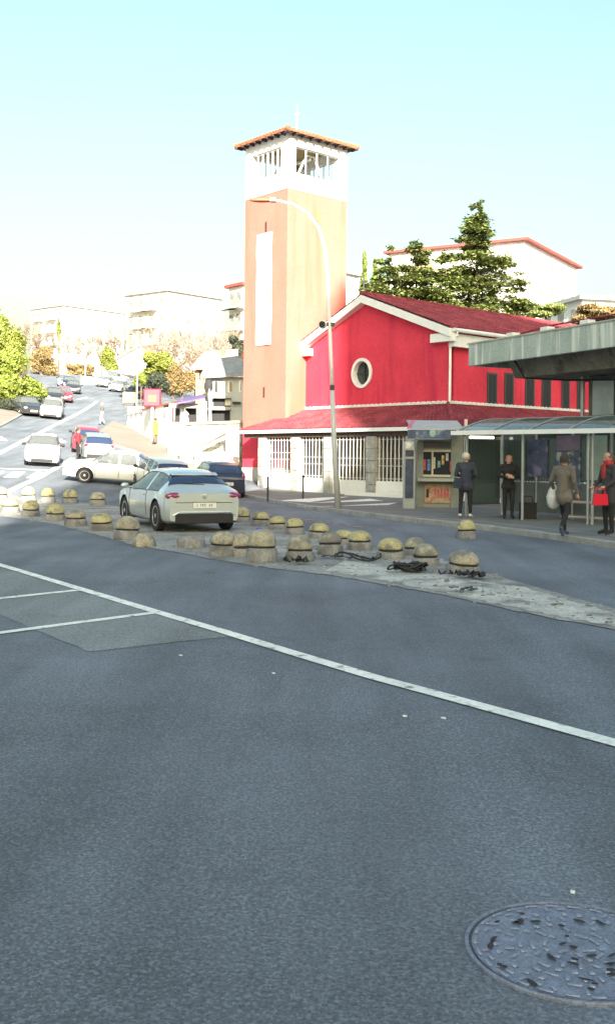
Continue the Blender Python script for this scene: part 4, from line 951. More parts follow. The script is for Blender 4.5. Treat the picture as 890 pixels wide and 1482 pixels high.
def make_car(kind, pm, glass=None, detail=True):
    K = KINDS[kind]; L, W = K['L'], K['W']; hw = W / 2; g = glass or M_GLASS
    root = bpy.data.objects.new('parked_car', None); COL.objects.link(root)
    st = sorted(set([round(.045 * i, 4) for i in range(int(L / .045) + 1)] + [0., .02, L - .02, L] + list(K['ws']) + [x for x in K['rw'] if x < L] + list(K['sw']) + [x for d in K['doors'] for x in d] + [x for d in K['pillars'] for x in d]))
    zl = [.20, .26, .32, .38, .44, .50, .56, .62, .68, .74]
    rows = []; info = []
    for x in st:
        zt_ = interp(K['top'], x); e = min(x, L - x)
        inset = .985 if e > .5 else .80 + .185 * math.sin(min(1, e / .5) * math.pi / 2) if x > L / 2 else (.88 + .105 * math.sin(min(1, e / .35) * math.pi / 2) if e < .35 else .985)
        w = hw * inset; belt = min(K['belt'], zt_ - .07)
        c = max(0, min(1, (zt_ - K['belt'] - .05) / .36)); wr = w * (.90 + (K['rail'] - .90) * c)
        zz = [min(z, belt - .01 * (10 - i)) for i, z in enumerate(zl)]
        ring = [(0, zl[0] if e > .3 else .26), (.86 * w, .20 if e > .3 else .26)]
        bul = [.945, .975, .985, .99, .995, 1., 1., .998, .99]
        for i in range(9): ring.append((bul[i] * w, max(zz[i + 1], ring[1][1] + .004 * i)))
        ring.append((.965 * w, belt))
        rz = zt_ - .055 - .03 * c
        for t in (.33, .66, 1.): ring.append((.955 * w + (wr - .955 * w) * t - .012 * math.sin(math.pi * t) * -1 * c, belt + .012 + (rz - belt - .012) * t))
        ring += [(wr * .93, zt_ - .028), (wr * .62, zt_ - .008), (wr * .3, zt_ - .001), (0, zt_)]
        rows.append(ring); info.append((x, rz - belt))
    NR = len(rows[0]); V = []
    for x, ring in zip(st, rows):
        X = x - L / 2
        V += [(X, y, z) for y, z in ring] + [(X, -y, z) for y, z in ring[1:-1]][::1]
    per = NR + NR - 2
    def vid(i, j, s):               # station, ring index, side
        if s == 1 or j == 0 or j == NR - 1: return i * per + j
        return i * per + NR + j - 1
    V = [list(v) for v in V]; groups = {}
    AR = K['wr'] + .055; wc = [(wx - L / 2, K['wr']) for wx in K['wheels']]
    def inside(p): return any((p[0] - cx) ** 2 + (p[2] - cz) ** 2 < AR * AR for cx, cz in wc)
    ins = [inside(v) and abs(v[1]) > .6 * hw * .86 for v in V]; faces = []
    JB = 11; JR = 14
    for i in range(len(st) - 1):
        xm = (st[i] + st[i + 1]) / 2; hgt = min(info[i][1], info[i + 1][1]); hgx = max(info[i][1], info[i + 1][1])
        for j in range(NR - 1):
            for s in (1, -1):
                q = [vid(i, j, s), vid(i + 1, j, s), vid(i + 1, j + 1, s), vid(i, j + 1, s)]
                q = list(dict.fromkeys(q))
                if len(q) < 3: continue
                if s == -1: q = q[::-1]
                if all(ins[k] for k in q): continue
                key = 'body'
                if JB <= j < JR and K['sw'][0] < xm < K['sw'][1] and hgt > .085 and not any(a < xm < b for a, b in K['pillars']):
                    n_ = sum(1 for a, b in K['pillars'] if xm > a); key = ('side_window', n_, s)
                elif j >= JR and K['ws'][0] < xm < K['ws'][1]: key = 'windscreen'
                elif j >= JR and K['rw'][0] < xm < K['rw'][1]: key = 'rear_window'
                elif 2 <= j < JB:
                    for di, (a, b) in enumerate(K['doors']):
                        if a < xm < b: key = ('door', di, s)
                groups.setdefault(key, []).append(q)
    for k, v in enumerate(V):       # snap arch edge
        if ins[k]:
            cx, cz = min(wc, key=lambda c: (v[0] - c[0]) ** 2 + (v[2] - c[1]) ** 2); d = math.hypot(v[0] - cx, v[2] - cz)
            if d > 1e-4: v[0] = cx + (v[0] - cx) / d * AR; v[2] = max(.2, cz + (v[2] - cz) / d * AR)
    last = len(st) - 1
    groups['body'].append([vid(0, j, 1) for j in range(NR)] + [vid(0, j, -1) for j in range(NR - 2, 0, -1)])
    groups['body'].append(([vid(last, j, 1) for j in range(NR)] + [vid(last, j, -1) for j in range(NR - 2, 0, -1)])[::-1])
    def sub(fs, name, m, smooth=True):
        ids = sorted({k for f in fs for k in f}); mp = {k: n for n, k in enumerate(ids)}
        mb = MB(); mb.v = [tuple(V[k]) for k in ids]; mb.f = [tuple(mp[k] for k in f)[::-1] for f in fs]; o = mb.build(name, m, root, w=False, smooth=smooth)
        if smooth:
            bm = bmesh.new(); bm.from_mesh(o.data); bmesh.ops.recalc_face_normals(bm, faces=bm.faces)
            for e in bm.edges:
                if len(e.link_faces) == 2 and e.calc_face_angle(0) > R(42): e.smooth = False
            bm.to_mesh(o.data); bm.free()
        return o
    seams = MB()
    for key, fs in groups.items():
        if key == 'body': sub(fs, 'body', pm)
        elif key == 'windscreen': sub(fs, 'windscreen', g)
        elif key == 'rear_window': sub(fs, 'rear_window', M_GLASSD)
        elif key[0] == 'side_window': sub(fs, 'side_window', g)
        else:
            d = sub(fs, 'door', pm); a, b = K['doors'][key[1]]; s = key[2]
            i0 = min(range(len(st)), key=lambda i: abs(st[i] - a)); i1 = min(range(len(st)), key=lambda i: abs(st[i] - b))
            for i in (i0, i1): seams.tube([(V[vid(i, j, s)][0], V[vid(i, j, s)][1] * 1.0015, V[vid(i, j, s)][2]) for j in range(3, JB + 1)], .006, 4)
            if detail:
                hx = a + .14 - L / 2; hz = K['belt'] - .12; yy = s * hw * .985
                m = MB(); m.box(hx, hx + .17, min(yy, yy + s * .02), max(yy, yy + s * .02), hz, hz + .03); m.build('handle', pm, d, w=False, bevel=.006)
    seams.build('door_seam', M_BLACK, root, w=False)
    tr_ = MB(); near = lambda x: min(range(len(st)), key=lambda i: abs(st[i] - x))
    P3 = lambda i, j, s, o=1.004: (V[vid(i, j, s)][0], V[vid(i, j, s)][1] * o, V[vid(i, j, s)][2] + .002)
    for s in (1, -1):
        ia_ = [i for i in range(len(st)) if K['sw'][0] <= st[i] <= K['sw'][1] and info[i][1] > .07]
        tr_.tube([P3(i, JB, s) for i in ia_], .009, 4); tr_.tube([P3(i, JR, s) for i in ia_], .008, 4)
    for x in list(K['ws']) + [x for x in K['rw'] if x < L]:
        i = near(x); tr_.tube([P3(i, j, 1) for j in range(JR, NR)] + [P3(i, j, -1) for j in range(NR - 2, JR - 1, -1)], .008, 4)
    tr_.build('window_trim', M_BLACK, root, w=False)
    if detail:
        pg_ = MB()
        for x, j0 in ((.16 if kind != 'van' else .1, 5), (L - .32, 4)):
            i = near(x)
            for s in (1, -1): pg_.tube([P3(i, j, s, 1.001) for j in range(j0, JB + 1)], .005, 4)
        i0_, i1_ = near(K['ws'][1] + .06), near(L - .12)
        for s in (1, -1): pg_.tube([P3(i, JR + 1, s, 1.0) for i in range(i0_, i1_)], .005, 4)
        pg_.build('panel_gap', M_BLACK, root, w=False)
        if kind != 'van':
            zc = .66; xx_ = -L / 2 - .004; cr_ = MB(); cr_.tube([(xx_ + .05, -hw * .86, zc + .02), (xx_ - .002, -hw * .70, zc), (xx_ - .002, hw * .70, zc), (xx_ + .05, hw * .86, zc + .02)], .006, 4); cr_.build('bumper_gap', M_BLACK, root, w=False)
    # wheel wells
    m = MB()
    for cx, cz in wc:
        for s in (1, -1):
            n = 20; b0 = len(m.v)
            for k in range(n + 1):
                a = math.pi * (-.12 + 1.24 * k / n)
                for yy in (hw * .985, hw * .62): m.v.append((cx + AR * math.cos(a), s * yy, max(.19, cz + AR * math.sin(a))))
            for k in range(n): q = b0 + 2 * k; m.f.append((q, q + 1, q + 3, q + 2))
            m.f.append(tuple(b0 + 2 * k + 1 for k in range(n + 1)))
    m.build('wheel_well', M_DARK, root, w=False)
    # wheels
    r = K['wr']; wsrc = None
    for cx, cz in wc:
        for s in (1, -1):
            if wsrc is None:
                m = MB(); m.lathe([(r * .62, -.085), (r * .93, -.095), (r * .985, -.07), (r, -.03), (r, .03), (r * .985, .07), (r * .93, .095), (r * .62, .085)], n=28, axis='Y'); wsrc = m.build('wheel', M_TYRE, root, w=False, smooth=False)
                rm = MB(); rm.lathe([(r * .63, .055), (r * .67, .09), (r * .60, .088), (r * .56, .05)], n=28, axis='Y')
                for k in range(5):
                    a = 2 * math.pi * k / 5; ca, sa = math.cos(a), math.sin(a)
                    for dl in (-.16, .16):
                        c2, s2 = math.cos(a + dl), math.sin(a + dl); rm.obox((r * .08 * ca - .016 * sa, .062, r * .08 * sa + .016 * -ca), (r * .54 * c2, 0, r * .54 * s2), (-.032 * sa, 0, .032 * ca), (0, .022, 0))
                rm.lathe([(r * .16, .06), (r * .16, .092), (r * .08, .098)], n=14, axis='Y'); rim = rm.build('rim', M_RIM, wsrc, w=False)
                dk = MB(); dk.lathe([(r * .62, .02), (r * .62, .045)], n=24, axis='Y'); dk.build('brake_disc', M_DSTEEL, wsrc, w=False)
                wh = wsrc
            else: wh = copy_tree(wsrc, root)
            wh.location = (cx, s * (hw - .115), cz); wh.rotation_euler = (0, 0, 0 if s == 1 else math.pi)
    # lamps, plates, mirrors, bumpers
    zr = {'coupe': .80, 'sedan': .78, 'hatch': .86, 'van': 1.0}[kind]
    for s in (1, -1):
        m = MB()
        if kind == 'hatch': m.ell((-L / 2 + .07, s * hw * .80, zr), (.06, .075, .20), 10, 8)
        else: m.ell((-L / 2 + .075, s * hw * .735, zr), (.085, .215, .085), 14, 8)
        m.build('tail_light', M_TAIL, root, w=False, smooth=True)
        m = MB(); m.ell((L / 2 - .13, s * hw * .70, .66), (.11, .17, .075), 12, 8); m.build('headlight', M_HEAD, root, w=False, smooth=True)
        xm_ = K['ws'][1] - .18 - L / 2; m = MB(); m.ell((xm_, s * (hw + .075), K['belt'] + .06), (.055, .105, .07), 10, 8); m.tube([(xm_, s * hw * .93, K['belt']), (xm_, s * (hw + .05), K['belt'] + .04)], .02, 5); m.build('mirror', pm if kind != 'hatch' else M_BLACK, root, w=False, smooth=True)
    m = MB(); m.obox((-L / 2 - .015, -hw * .74, .20), (.05, 0, 0), (0, hw * 1.48, 0), (0, 0, .22)); m.build('rear_valance', M_BLACK, root, w=False, bevel=.012)
    m = MB(); m.obox((L / 2 - .06, -hw * .6, .26), (.075, 0, 0), (0, hw * 1.2, 0), (0, 0, .13)); m.build('front_grille', M_BLACK, root, w=False, bevel=.012)
    for xx, zz_, s in ((-L / 2 - .02, .60 if kind != 'van' else .7, -1), (L / 2 + .006, .46, 1)):
        m = MB(); m.box(xx - .008, xx + .012, -.265, .265, zz_ - .06, zz_ + .06); pl = m.build('number_plate', M_PLATE, root, w=False)
        if detail:
            m = MB(); rn = random.Random(3); y = -.20
            x2 = xx - .0095 if s < 0 else xx + .0125
            while y < .2:
                wdt = rn.choice((.02, .035, .03)); hgt = rn.uniform(.05, .075)
                if rn.random() > .2: m.box(x2, x2 + .001, y, y + wdt * .4, zz_ - .035, zz_ - .035 + hgt); m.box(x2, x2 + .001, y + wdt * .41, y + wdt, zz_ - .035 + hgt * .6, zz_ - .035 + hgt)
                y += wdt + .018
            m.build('plate_mark', M_INK, pl, w=False)
            m = MB(); m.box(xx - .009 if s < 0 else xx - .006, xx + .008, -.275, .275, zz_ + .0605, zz_ + .075); m.build('plate_frame', M_INK, pl, w=False)
    # seats
    m = MB()
    for xx in (K['ws'][0] - .75, K['ws'][0] - 1.6):
        X = xx - L / 2
        if kind == 'van' and xx < 2.4: continue
        for s in (.36, -.36):
            m.obox((X - .05, s * hw * 1.15 - .21, .45), (.12, 0, 0), (0, .42, 0), (-.1, 0, .55)); m.obox((X - .18, s * hw * 1.15 - .12, 1.0), (.08, 0, 0), (0, .24, 0), (-.03, 0, .16))
    m.obox((-L * .32, -hw * .8, .42), (L * .55, 0, 0), (0, hw * 1.6, 0), (0, 0, .08)); m.obox((K['ws'][1] - .45 - L / 2, -hw * .8, .5), (.3, 0, 0), (0, hw * 1.6, 0), (0, 0, .38)); m.build('interior', M_DARK, root, w=False)
    return root
def extra_coupe(c):
    L, hw = 4.26, .905
    m = MB(); m.tube([(-L / 2 - .01, -hw * .80, .38), (-L / 2 - .02, -hw * .66, .45), (-L / 2 - .02, hw * .66, .45), (-L / 2 - .01, hw * .80, .38)], .022, 6); m.build('bumper_trim', MATS['paint_silver'], c, w=False)
    m = MB(); m.tube([(-.28, 0, 1.38), (-.34, 0, 1.47)], .012, 5); m.build('aerial', M_BLACK, c, w=False)
    m = MB(); m.lathe([(.05, 0), (.05, -.008), (.03, -.012)], (-L / 2 - .003, 0, .80), 16, 'X'); m.build('badge', M_RIM, c, w=False)
    m = MB(); m.obox((-L / 2 + .80, -hw * .60, 1.285), (-.12, 0, -.045), (0, hw * 1.2, 0), (0, 0, .03)); m.build('spoiler', MATS['paint_silver'], c, w=False, bevel=.01)
    m = MB(); m.tube([(-L / 2 + .33, -.1, 1.045), (-L / 2 + .36, .45, 1.07)], .008, 4); m.build('wiper', M_BLACK, c, w=False)
PS = paint('paint_silver', (.54, .60, .595), .55, .25); PWH = paint('paint_white', (.62, .64, .64), 0., .3); PDB = paint('paint_navy', (.02, .027, .06), .2)
PRED = paint('paint_red', (.35, .03, .05), 0.); PGR = paint('paint_grey_green', (.22, .27, .26), .3); PDK = paint('paint_charcoal', (.03, .032, .036), .2); PSB = paint('paint_pale_silver', (.5, .52, .52), .3)
PROTO = {}
def car(kind, pm, label, px=None, py=None, rz=0., name='parked_car', scale=1., loc=None, extra=None, group='cars on the street'):
    """px, py: the pixel where the middle of the car touches the ground; rz: heading of its nose from +X"""
    key = (kind, pm.name)
    c = make_car(kind, pm)
    if extra: extra(c)
    p = loc or gp(px, py, .004); c.name = name; c.location = p; tag(c, label, 'car', group)
    # lie along the slope
    d = Vector((math.cos(rz), math.sin(rz), 0)); n = Vector((-d.y, d.x, 0)); e = 1.2
    sl = (zt(p.x + d.x * e, p.y + d.y * e) - zt(p.x - d.x * e, p.y - d.y * e)) / (2 * e); st = (zt(p.x + n.x * .7, p.y + n.y * .7) - zt(p.x - n.x * .7, p.y - n.y * .7)) / 1.4
    xa = Vector((d.x, d.y, sl)).normalized(); ya = Vector((n.x, n.y, st)); za = xa.cross(ya).normalized(); ya = za.cross(xa)
    c.rotation_euler = Matrix((xa, ya, za)).transposed().to_euler(); c.scale = (scale,) * 3
    return c
def car_copy(src, label, px, py, rz, pm=None, name='parked_car', scale=1., group='cars on the street'):
    c = copy_tree(src); p = gp(px, py, .004); c.name = name; c.location = p; tag(c, label, 'car', group)
    d = Vector((math.cos(rz), math.sin(rz), 0)); n = Vector((-d.y, d.x, 0)); e = 1.2
    sl = (zt(p.x + d.x * e, p.y + d.y * e) - zt(p.x - d.x * e, p.y - d.y * e)) / (2 * e); st = (zt(p.x + n.x * .7, p.y + n.y * .7) - zt(p.x - n.x * .7, p.y - n.y * .7)) / 1.4
    xa = Vector((d.x, d.y, sl)).normalized(); ya = Vector((n.x, n.y, st)); za = xa.cross(ya).normalized(); ya = za.cross(xa)
    c.rotation_euler = Matrix((xa, ya, za)).transposed().to_euler(); c.scale = (scale,) * 3
    if pm:
        old = src.children[0].data.materials[0]
        for o in c.children_recursive:
            if o.type == 'MESH' and o.data.materials and o.data.materials[0] == old:
                o.material_slots[0].link = 'OBJECT'; o.material_slots[0].material = pm
    return c
# rear bumper of the silver coupe is near (285,768); nose points away and to the left
silver = car('coupe', PS, 'silver three-door hatchback seen from behind on the traffic island', 253, 762, R(115), 'hatchback_car', scale=.97, extra=extra_coupe)
sedan = car('sedan', PWH, 'white saloon car seen side on behind the silver hatchback', 172, 699.5, R(184), 'saloon_car', extra=None)
navy = car('hatch', PDB, 'small dark blue hatchback seen from behind in front of the stone wall', 312, 717, R(108), 'hatchback_car')
pale = car('hatch', PSB, 'pale silver hatchback between the white saloon and the silver hatchback', 232, 712, R(115), 'hatchback_car')
whitec = car_copy(navy, 'white hatchback driving towards us down the sunlit road', 62, 671, R(-77), PWH, 'moving_car')
red = car_copy(navy, 'bright red hatchback half hidden beside the grey-green estate', 124, 652, R(104), PRED)
green = car_copy(navy, 'grey-green hatchback parked behind the white saloon roof', 137, 665, R(108), PGR)
hill = [
 ('silver hatchback driving down the hill beside the dark parked car', 75, 604, R(-80), PSB, navy),
 ('dark car parked on the pavement below the left green hedge', 38, 599, R(-60), PDK, sedan),
 ('charcoal car parked uphill of the silver car, nearest the hedge', 78, 583, R(-72), PDK, navy),
 ('dark red car parked uphill beside the charcoal one', 92, 581, R(-76), PRED, navy),
 ('dark car leading the queue near the hill crest', 106, 569, R(-78), PDK, navy),
 ('black car second in the queue near the hill crest', 100, 562, R(-76), PDB, navy),
 ('silver car at the back of the queue on the hill crest', 93, 559, R(-76), PSB, navy),
 ('white car parked nose down at the right kerb near the crest', 152, 560, R(-95), PWH, navy),
 ('pale silver car parked right of the white one near the crest', 172, 567, R(-98), PSB, navy),
 ('dark blue car parked beside the yellow box on the right', 196, 576, R(-100), PDB, navy),
]
for lab, px, py, rz, pm, src in hill: car_copy(src, lab, px, py, rz, pm)
van = car('van', PWH, 'white van parked behind the cars at the top of the hill', 166, 556, R(-97), 'parked_van'); van['category'] = 'van'
# ------------------------------------------------------------------ people
SKIN = mat('skin', (.42, .24, .17), rough=.55); HAIRD = mat('hair_dark', (.03, .022, .018), rough=.6, bump=.6, bs=90); HAIRG = mat('hair_grey', (.42, .41, .37), rough=.7, bump=.6, bs=90)
def cloth(n, c, r=.85): return mat('cloth_' + n, c, rough=r, n1=.2, s1=7, bump=.35, bs=22)
def person(label, px, py, face, cl, pose, hair=HAIRD, height=1.70, lift=PAVE, voxel=.011, loc=None, hairlen=0., group=None):
    """cl: dict of materials by body region; pose: joint overrides; face: heading the person looks at, degrees from +X"""
    k = height / 1.72
    J = dict(pel=(0, 0, .95), waist=(0, 0, 1.08), chest=(0, 0, 1.28), neck=(0, .0, 1.46), head=(0, .02, 1.60),
             hipL=(-.09, 0, .93), kneeL=(-.10, .02, .51), ankL=(-.10, -.01, .09), toeL=(-.12, .15, .045),
             hipR=(.09, 0, .93), kneeR=(.10, .02, .51), ankR=(.10, -.01, .09), toeR=(.12, .15, .045),
             shL=(-.19, 0, 1.41), elL=(-.25, -.03, 1.13), wrL=(-.25, .06, .89), haL=(-.25, .09, .80),
             shR=(.19, 0, 1.41), elR=(.25, -.03, 1.13), wrR=(.25, .06, .89), haR=(.25, .09, .80))
    J.update(pose); J = {a: Vector(b) * k for a, b in J.items()}
    S = []                                   # p0, p1, r0, r1, region
    coat = cl.get('coat', 0)
    def seg(a, b, r0, r1, reg): S.append((J[a] if isinstance(a, str) else a, J[b] if isinstance(b, str) else b, r0 * k, r1 * k, reg))
    for s in 'LR':
        sg = -1 if s == 'L' else 1
        seg('hip' + s, 'knee' + s, .088, .062, 'legs'); seg('knee' + s, 'ank' + s, .060, .042, 'legs'); seg('ank' + s, 'toe' + s, .045, .036, 'shoes'); seg(J['ank' + s] / k + Vector((0, -.03, -.035)) if False else 'ank' + s, 'ank' + s, .05, .05, 'shoes')
        seg('sh' + s, 'el' + s, .064, .052, 'top'); seg('el' + s, 'wr' + s, .050, .036, 'top'); seg('wr' + s, 'ha' + s, .032, .034, 'skin')
        d = (J['ha' + s] - J['wr' + s]).normalized(); side = d.cross(Vector((0, 1, 0))); side = side.normalized() if side.length > .1 else Vector((1, 0, 0)); fw = side.cross(d)
        for f in range(4):                    # fingers
            b = J['ha' + s] + side * (.021 * (f - 1.5)) * k; L = (.072, .082, .078, .06)[f] * k; mid = b + d * L * .55 + fw * .006; S.append((b, mid, .0105 * k, .010 * k, 'skin')); S.append((mid, mid + d * L * .42 + fw * .022 * k, .010 * k, .008 * k, 'skin'))
        b = J['wr' + s] + d * .03 * k; S.append((b, b + (d * .5 + fw * .6 - side * .5 * sg).normalized() * .06 * k, .013 * k, .010 * k, 'skin'))
    seg('pel', 'waist', .135 if not coat else .155, .128 if not coat else .150, 'legs' if not coat else 'top'); seg('hipL', 'hipR', .10, .10, 'legs' if not coat else 'top'); seg('waist', 'chest', .132 if not coat else .15, .15, 'top')
    seg('shL', 'shR', .075, .075, 'top'); cl2 = (J['chest'] + Vector((-.07 * k, 0, .03))), (J['chest'] + Vector((.07 * k, 0, .03))); S.append((cl2[0], cl2[1], .125 * k, .125 * k, 'top'))
    seg('chest', 'neck', .12, .062, 'top'); seg('neck', 'head', .052, .055, 'skin')
    if coat:                                  # coat skirt
        h = J['pel']; S.append((h, h + Vector((0, -.01, -coat)), .145 * k, .165 * k, 'top')); S.append((J['hipL'], J['hipL'].lerp(J['kneeL'], coat / .42), .10 * k, .115 * k, 'top')); S.append((J['hipR'], J['hipR'].lerp(J['kneeR'], coat / .42), .10 * k, .115 * k, 'top'))
    hd = J['head']; up = (hd - J['neck']).normalized()
    S.append((hd - up * .025 * k, hd + up * .04 * k, .082 * k, .098 * k, 'skin')); S.append((hd + Vector((0, .035, -.055)) * k, hd + Vector((0, .045, -.075)) * k, .055 * k, .042 * k, 'skin'))
    S.append((hd + Vector((0, .095, -.005)) * k, hd + Vector((0, .112, -.03)) * k, .012 * k, .017 * k, 'skin'))       # nose
    for sg in (-1, 1): S.append((hd + Vector((sg * .093, 0, .012)) * k, hd + Vector((sg * .093, -.006, -.028)) * k, .017 * k, .013 * k, 'skin'))   # ears
    m = MB()
    for a, b, r0, r1, reg in S:
        d = b - a
        if d.length < 1e-4: m.ell(a, (r0, r0, r0), 10, 8); continue
        dn = d.normalized(); pts = []; rs = []
        for t in (-.98, -.75, -.4, 0): pts.append(a + dn * r0 * t); rs.append(r0 * math.sqrt(max(.02, 1 - t * t)))
        for t in (0, .4, .75, .98): pts.append(b + dn * r1 * t); rs.append(r1 * math.sqrt(max(.02, 1 - t * t)))
        m.tube(pts, rs, 12)
    tmp = m.build('tmp', None, None); md = tmp.modifiers.new('r', 'REMESH'); md.mode = 'VOXEL'; md.voxel_size = voxel; md.use_smooth_shade = True
    sm = tmp.modifiers.new('s', 'SMOOTH'); sm.iterations = 3; sm.factor = .4
    dg = bpy.context.evaluated_depsgraph_get(); me = bpy.data.meshes.new_from_object(tmp.evaluated_get(dg)); bpy.data.objects.remove(tmp)
    regs = ['top', 'legs', 'shoes', 'skin']; me.materials.clear()
    for r_ in regs: me.materials.append(cl.get(r_, SKIN))
    nf = len(me.polygons); cen = np.zeros(nf * 3); me.polygons.foreach_get('center', cen); cen = cen.reshape(-1, 3); best = np.full(nf, 1e9); idx = np.zeros(nf, int)
    for a, b, r0, r1, reg in S:
        a_, b_ = np.array(a), np.array(b); d = b_ - a_; L2 = max(d @ d, 1e-9); t = np.clip((cen - a_) @ d / L2, 0, 1); q = np.linalg.norm(cen - a_ - t[:, None] * d, axis=1) - (r0 + (r1 - r0) * t)
        u = q < best; best[u] = q[u]; idx[u] = regs.index(reg)
    me.polygons.foreach_set('material_index', idx.astype(np.int32)); me.polygons.foreach_set('use_smooth', [True] * nf); me.update()
    p = loc if loc is not None else gp(px, py, lift)
    root = thing('person', label, 'person', p, R(face - 90), group)
    body = bpy.data.objects.new('body', me); COL.objects.link(body); body.parent = root
    # hair cap, eyes
    if hair:
        m = MB(); n = 18; nv = 9; c = hd + Vector((0, -.012, .022)) * k; rx, ry, rz_ = .104 * k, .118 * k, .118 * k
        for i in range(nv + 1):
            ph = math.pi * .62 * i / nv
            for q in range(n):
                t = 2 * math.pi * q / n; f = max(0, math.sin(t)); ph2 = ph * (1 - .42 * f); w = 1 + .03 * math.sin(q * 5 + i * 3)
                m.v.append(tuple(c + Vector((rx * w * math.sin(ph2) * math.cos(t), ry * w * math.sin(ph2) * math.sin(t), rz_ * w * math.cos(ph2) - (hairlen * k if i == nv and math.sin(t) < .2 else 0)))))
        for i in range(nv):
            for q in range(n): a = i * n + q; q2 = (q + 1) % n; m.f.append((a, a + n, i * n + n + q2, i * n + q2))
        m.build('hair', hair, root, w=False, smooth=True)
    for sg in (-1, 1): m = MB(); m.ell(hd + Vector((sg * .034, .088, .012)) * k, (.013 * k, .008 * k, .008 * k), 8, 6); m.build('eye', M_DARK, root, w=False)
    m = MB(); m.ell(hd + Vector((0, .086, -.058)) * k, (.024 * k, .008 * k, .006 * k), 8, 6); m.build('mouth', mat('lips', (.28, .09, .08), rough=.5), root, w=False)
    return root, J
CN = cloth('navy', (.028, .034, .055)); CB = cloth('black', (.012, .012, .014)); CW = cloth('white_shoe', (.55, .55, .52)); CT = cloth('taupe', (.12, .105, .085)); CBL = cloth('blue_jeans', (.05, .07, .12)); CRED = cloth('red', (.42, .02, .03))
# man waiting by the kiosk, seen from behind, hands in front, shoulder bag
pr, J = person('man in navy jacket and pale cap standing by the kiosk seen from behind', 673, 750, 78, dict(top=CN, legs=CB, shoes=CW, coat=.10), dict(elL=(-.26, .0, 1.15), wrL=(-.16, .20, 1.12), haL=(-.07, .24, 1.13), elR=(.27, .0, 1.15), wrR=(.16, .20, 1.10), haR=(.07, .24, 1.10), kneeL=(-.12, .02, .51), ankL=(-.14, 0, .09), toeL=(-.17, .14, .045), kneeR=(.12, .02, .51), ankR=(.13, 0, .09), toeR=(.16, .14, .045)), hair=None, height=1.66)
m = MB(); m.ell((0, .0, 1.645 * .965), (.108, .122, .10), 16, 10); m.build('cap', cloth('cream_cap', (.46, .45, .36)), pr, w=False, smooth=True)
bgm = MB(); bgm.prism([(-.30, -.14, .78), (-.10, -.17, .76), (-.08, -.17, 1.02), (-.28, -.14, 1.04)], (0, -.09, 0)); b_ = bgm.build('shoulder_bag', None, None); b_.data.materials.append(cloth('bag_navy', (.022, .03, .05)))
b_.location = pr.location; b_.rotation_euler = pr.rotation_euler; tag(b_, 'dark navy shoulder bag hanging at the back of the man by the kiosk', 'bag')
# woman walking away with white bag
pr, J = person('woman in taupe coat and dark trousers walking with a white shopping bag', 815, 777, 48, dict(top=CT, legs=CB, shoes=CBL, coat=.13), dict(hipL=(-.09, 0, .93), kneeL=(-.10, .18, .54), ankL=(-.10, .22, .10), toeL=(-.11, .37, .06), kneeR=(.10, -.06, .52), ankR=(.11, -.32, .20), toeR=(.12, -.26, .06), elL=(-.29, -.02, 1.16), wrL=(-.32, .14, 1.0), haL=(-.34, .18, .92), elR=(.26, -.06, 1.14), wrR=(.26, .06, .92), haR=(.26, .09, .84)), hair=HAIRD, height=1.62, hairlen=.03)
k_ = 1.62 / 1.72
m = MB(); n = 16; nv = 10
for i in range(nv + 1):
    t = i / nv; rr = .17 * math.sin(math.pi * (.12 + .84 * t)) ** .8 * (.35 + .75 * t) + .01
    for q in range(n): a = 2 * math.pi * q / n; w = 1 + .10 * math.sin(q * 2.3 + i) + .05 * math.sin(q * 5 + i * 2); m.v.append((rr * w * math.cos(a), rr * .75 * w * math.sin(a), -.50 * t))
for i in range(nv):
    for q in range(n): q2 = (q + 1) % n; m.f.append((i * n + q, (i + 1) * n + q, (i + 1) * n + q2, i * n + q2))
m.f.append(tuple(range(n))[::1]); m.f.append(tuple(nv * n + q for q in reversed(range(n))))
wb = m.build('shopping_bag', cloth('white_bag', (.50, .52, .49), .6), None, smooth=True); wb.location = pr.matrix_basis @ (J['haL'] + Vector((0, .0, .16))) ; tag(wb, 'full white plastic shopping bag hanging from the walking woman\'s left arm', 'bag')
# woman standing in the shelter facing us, arms folded, with a dark bag on the ground
pr, J = person('person in black clothes with folded arms standing inside the bus shelter', 735, 751, -92, dict(top=CB, legs=CB, shoes=CB, coat=.05), dict(elL=(-.27, .04, 1.16), wrL=(-.06, .22, 1.17), haL=(.05, .23, 1.19), elR=(.27, .04, 1.16), wrR=(.08, .24, 1.13), haR=(-.03, .26, 1.13)), hair=HAIRD, height=1.62, hairlen=.06)
sp_ = pr.location
m = MB(); m.obox((-.2, -.13, 0), (.40, 0, 0), (0, .26, 0), (0, 0, .42)); m.tube([(-.12, 0, .42), (-.1, 0, .58), (.1, 0, .58), (.12, 0, .42)], .015, 6); o = m.build('travel_bag', cloth('black_bag', (.012, .013, .016)), None); o.location = sp_ + Vector((.52, .1, 0)); tag(o, 'dark travel bag standing on the ground beside the person with folded arms', 'bag')
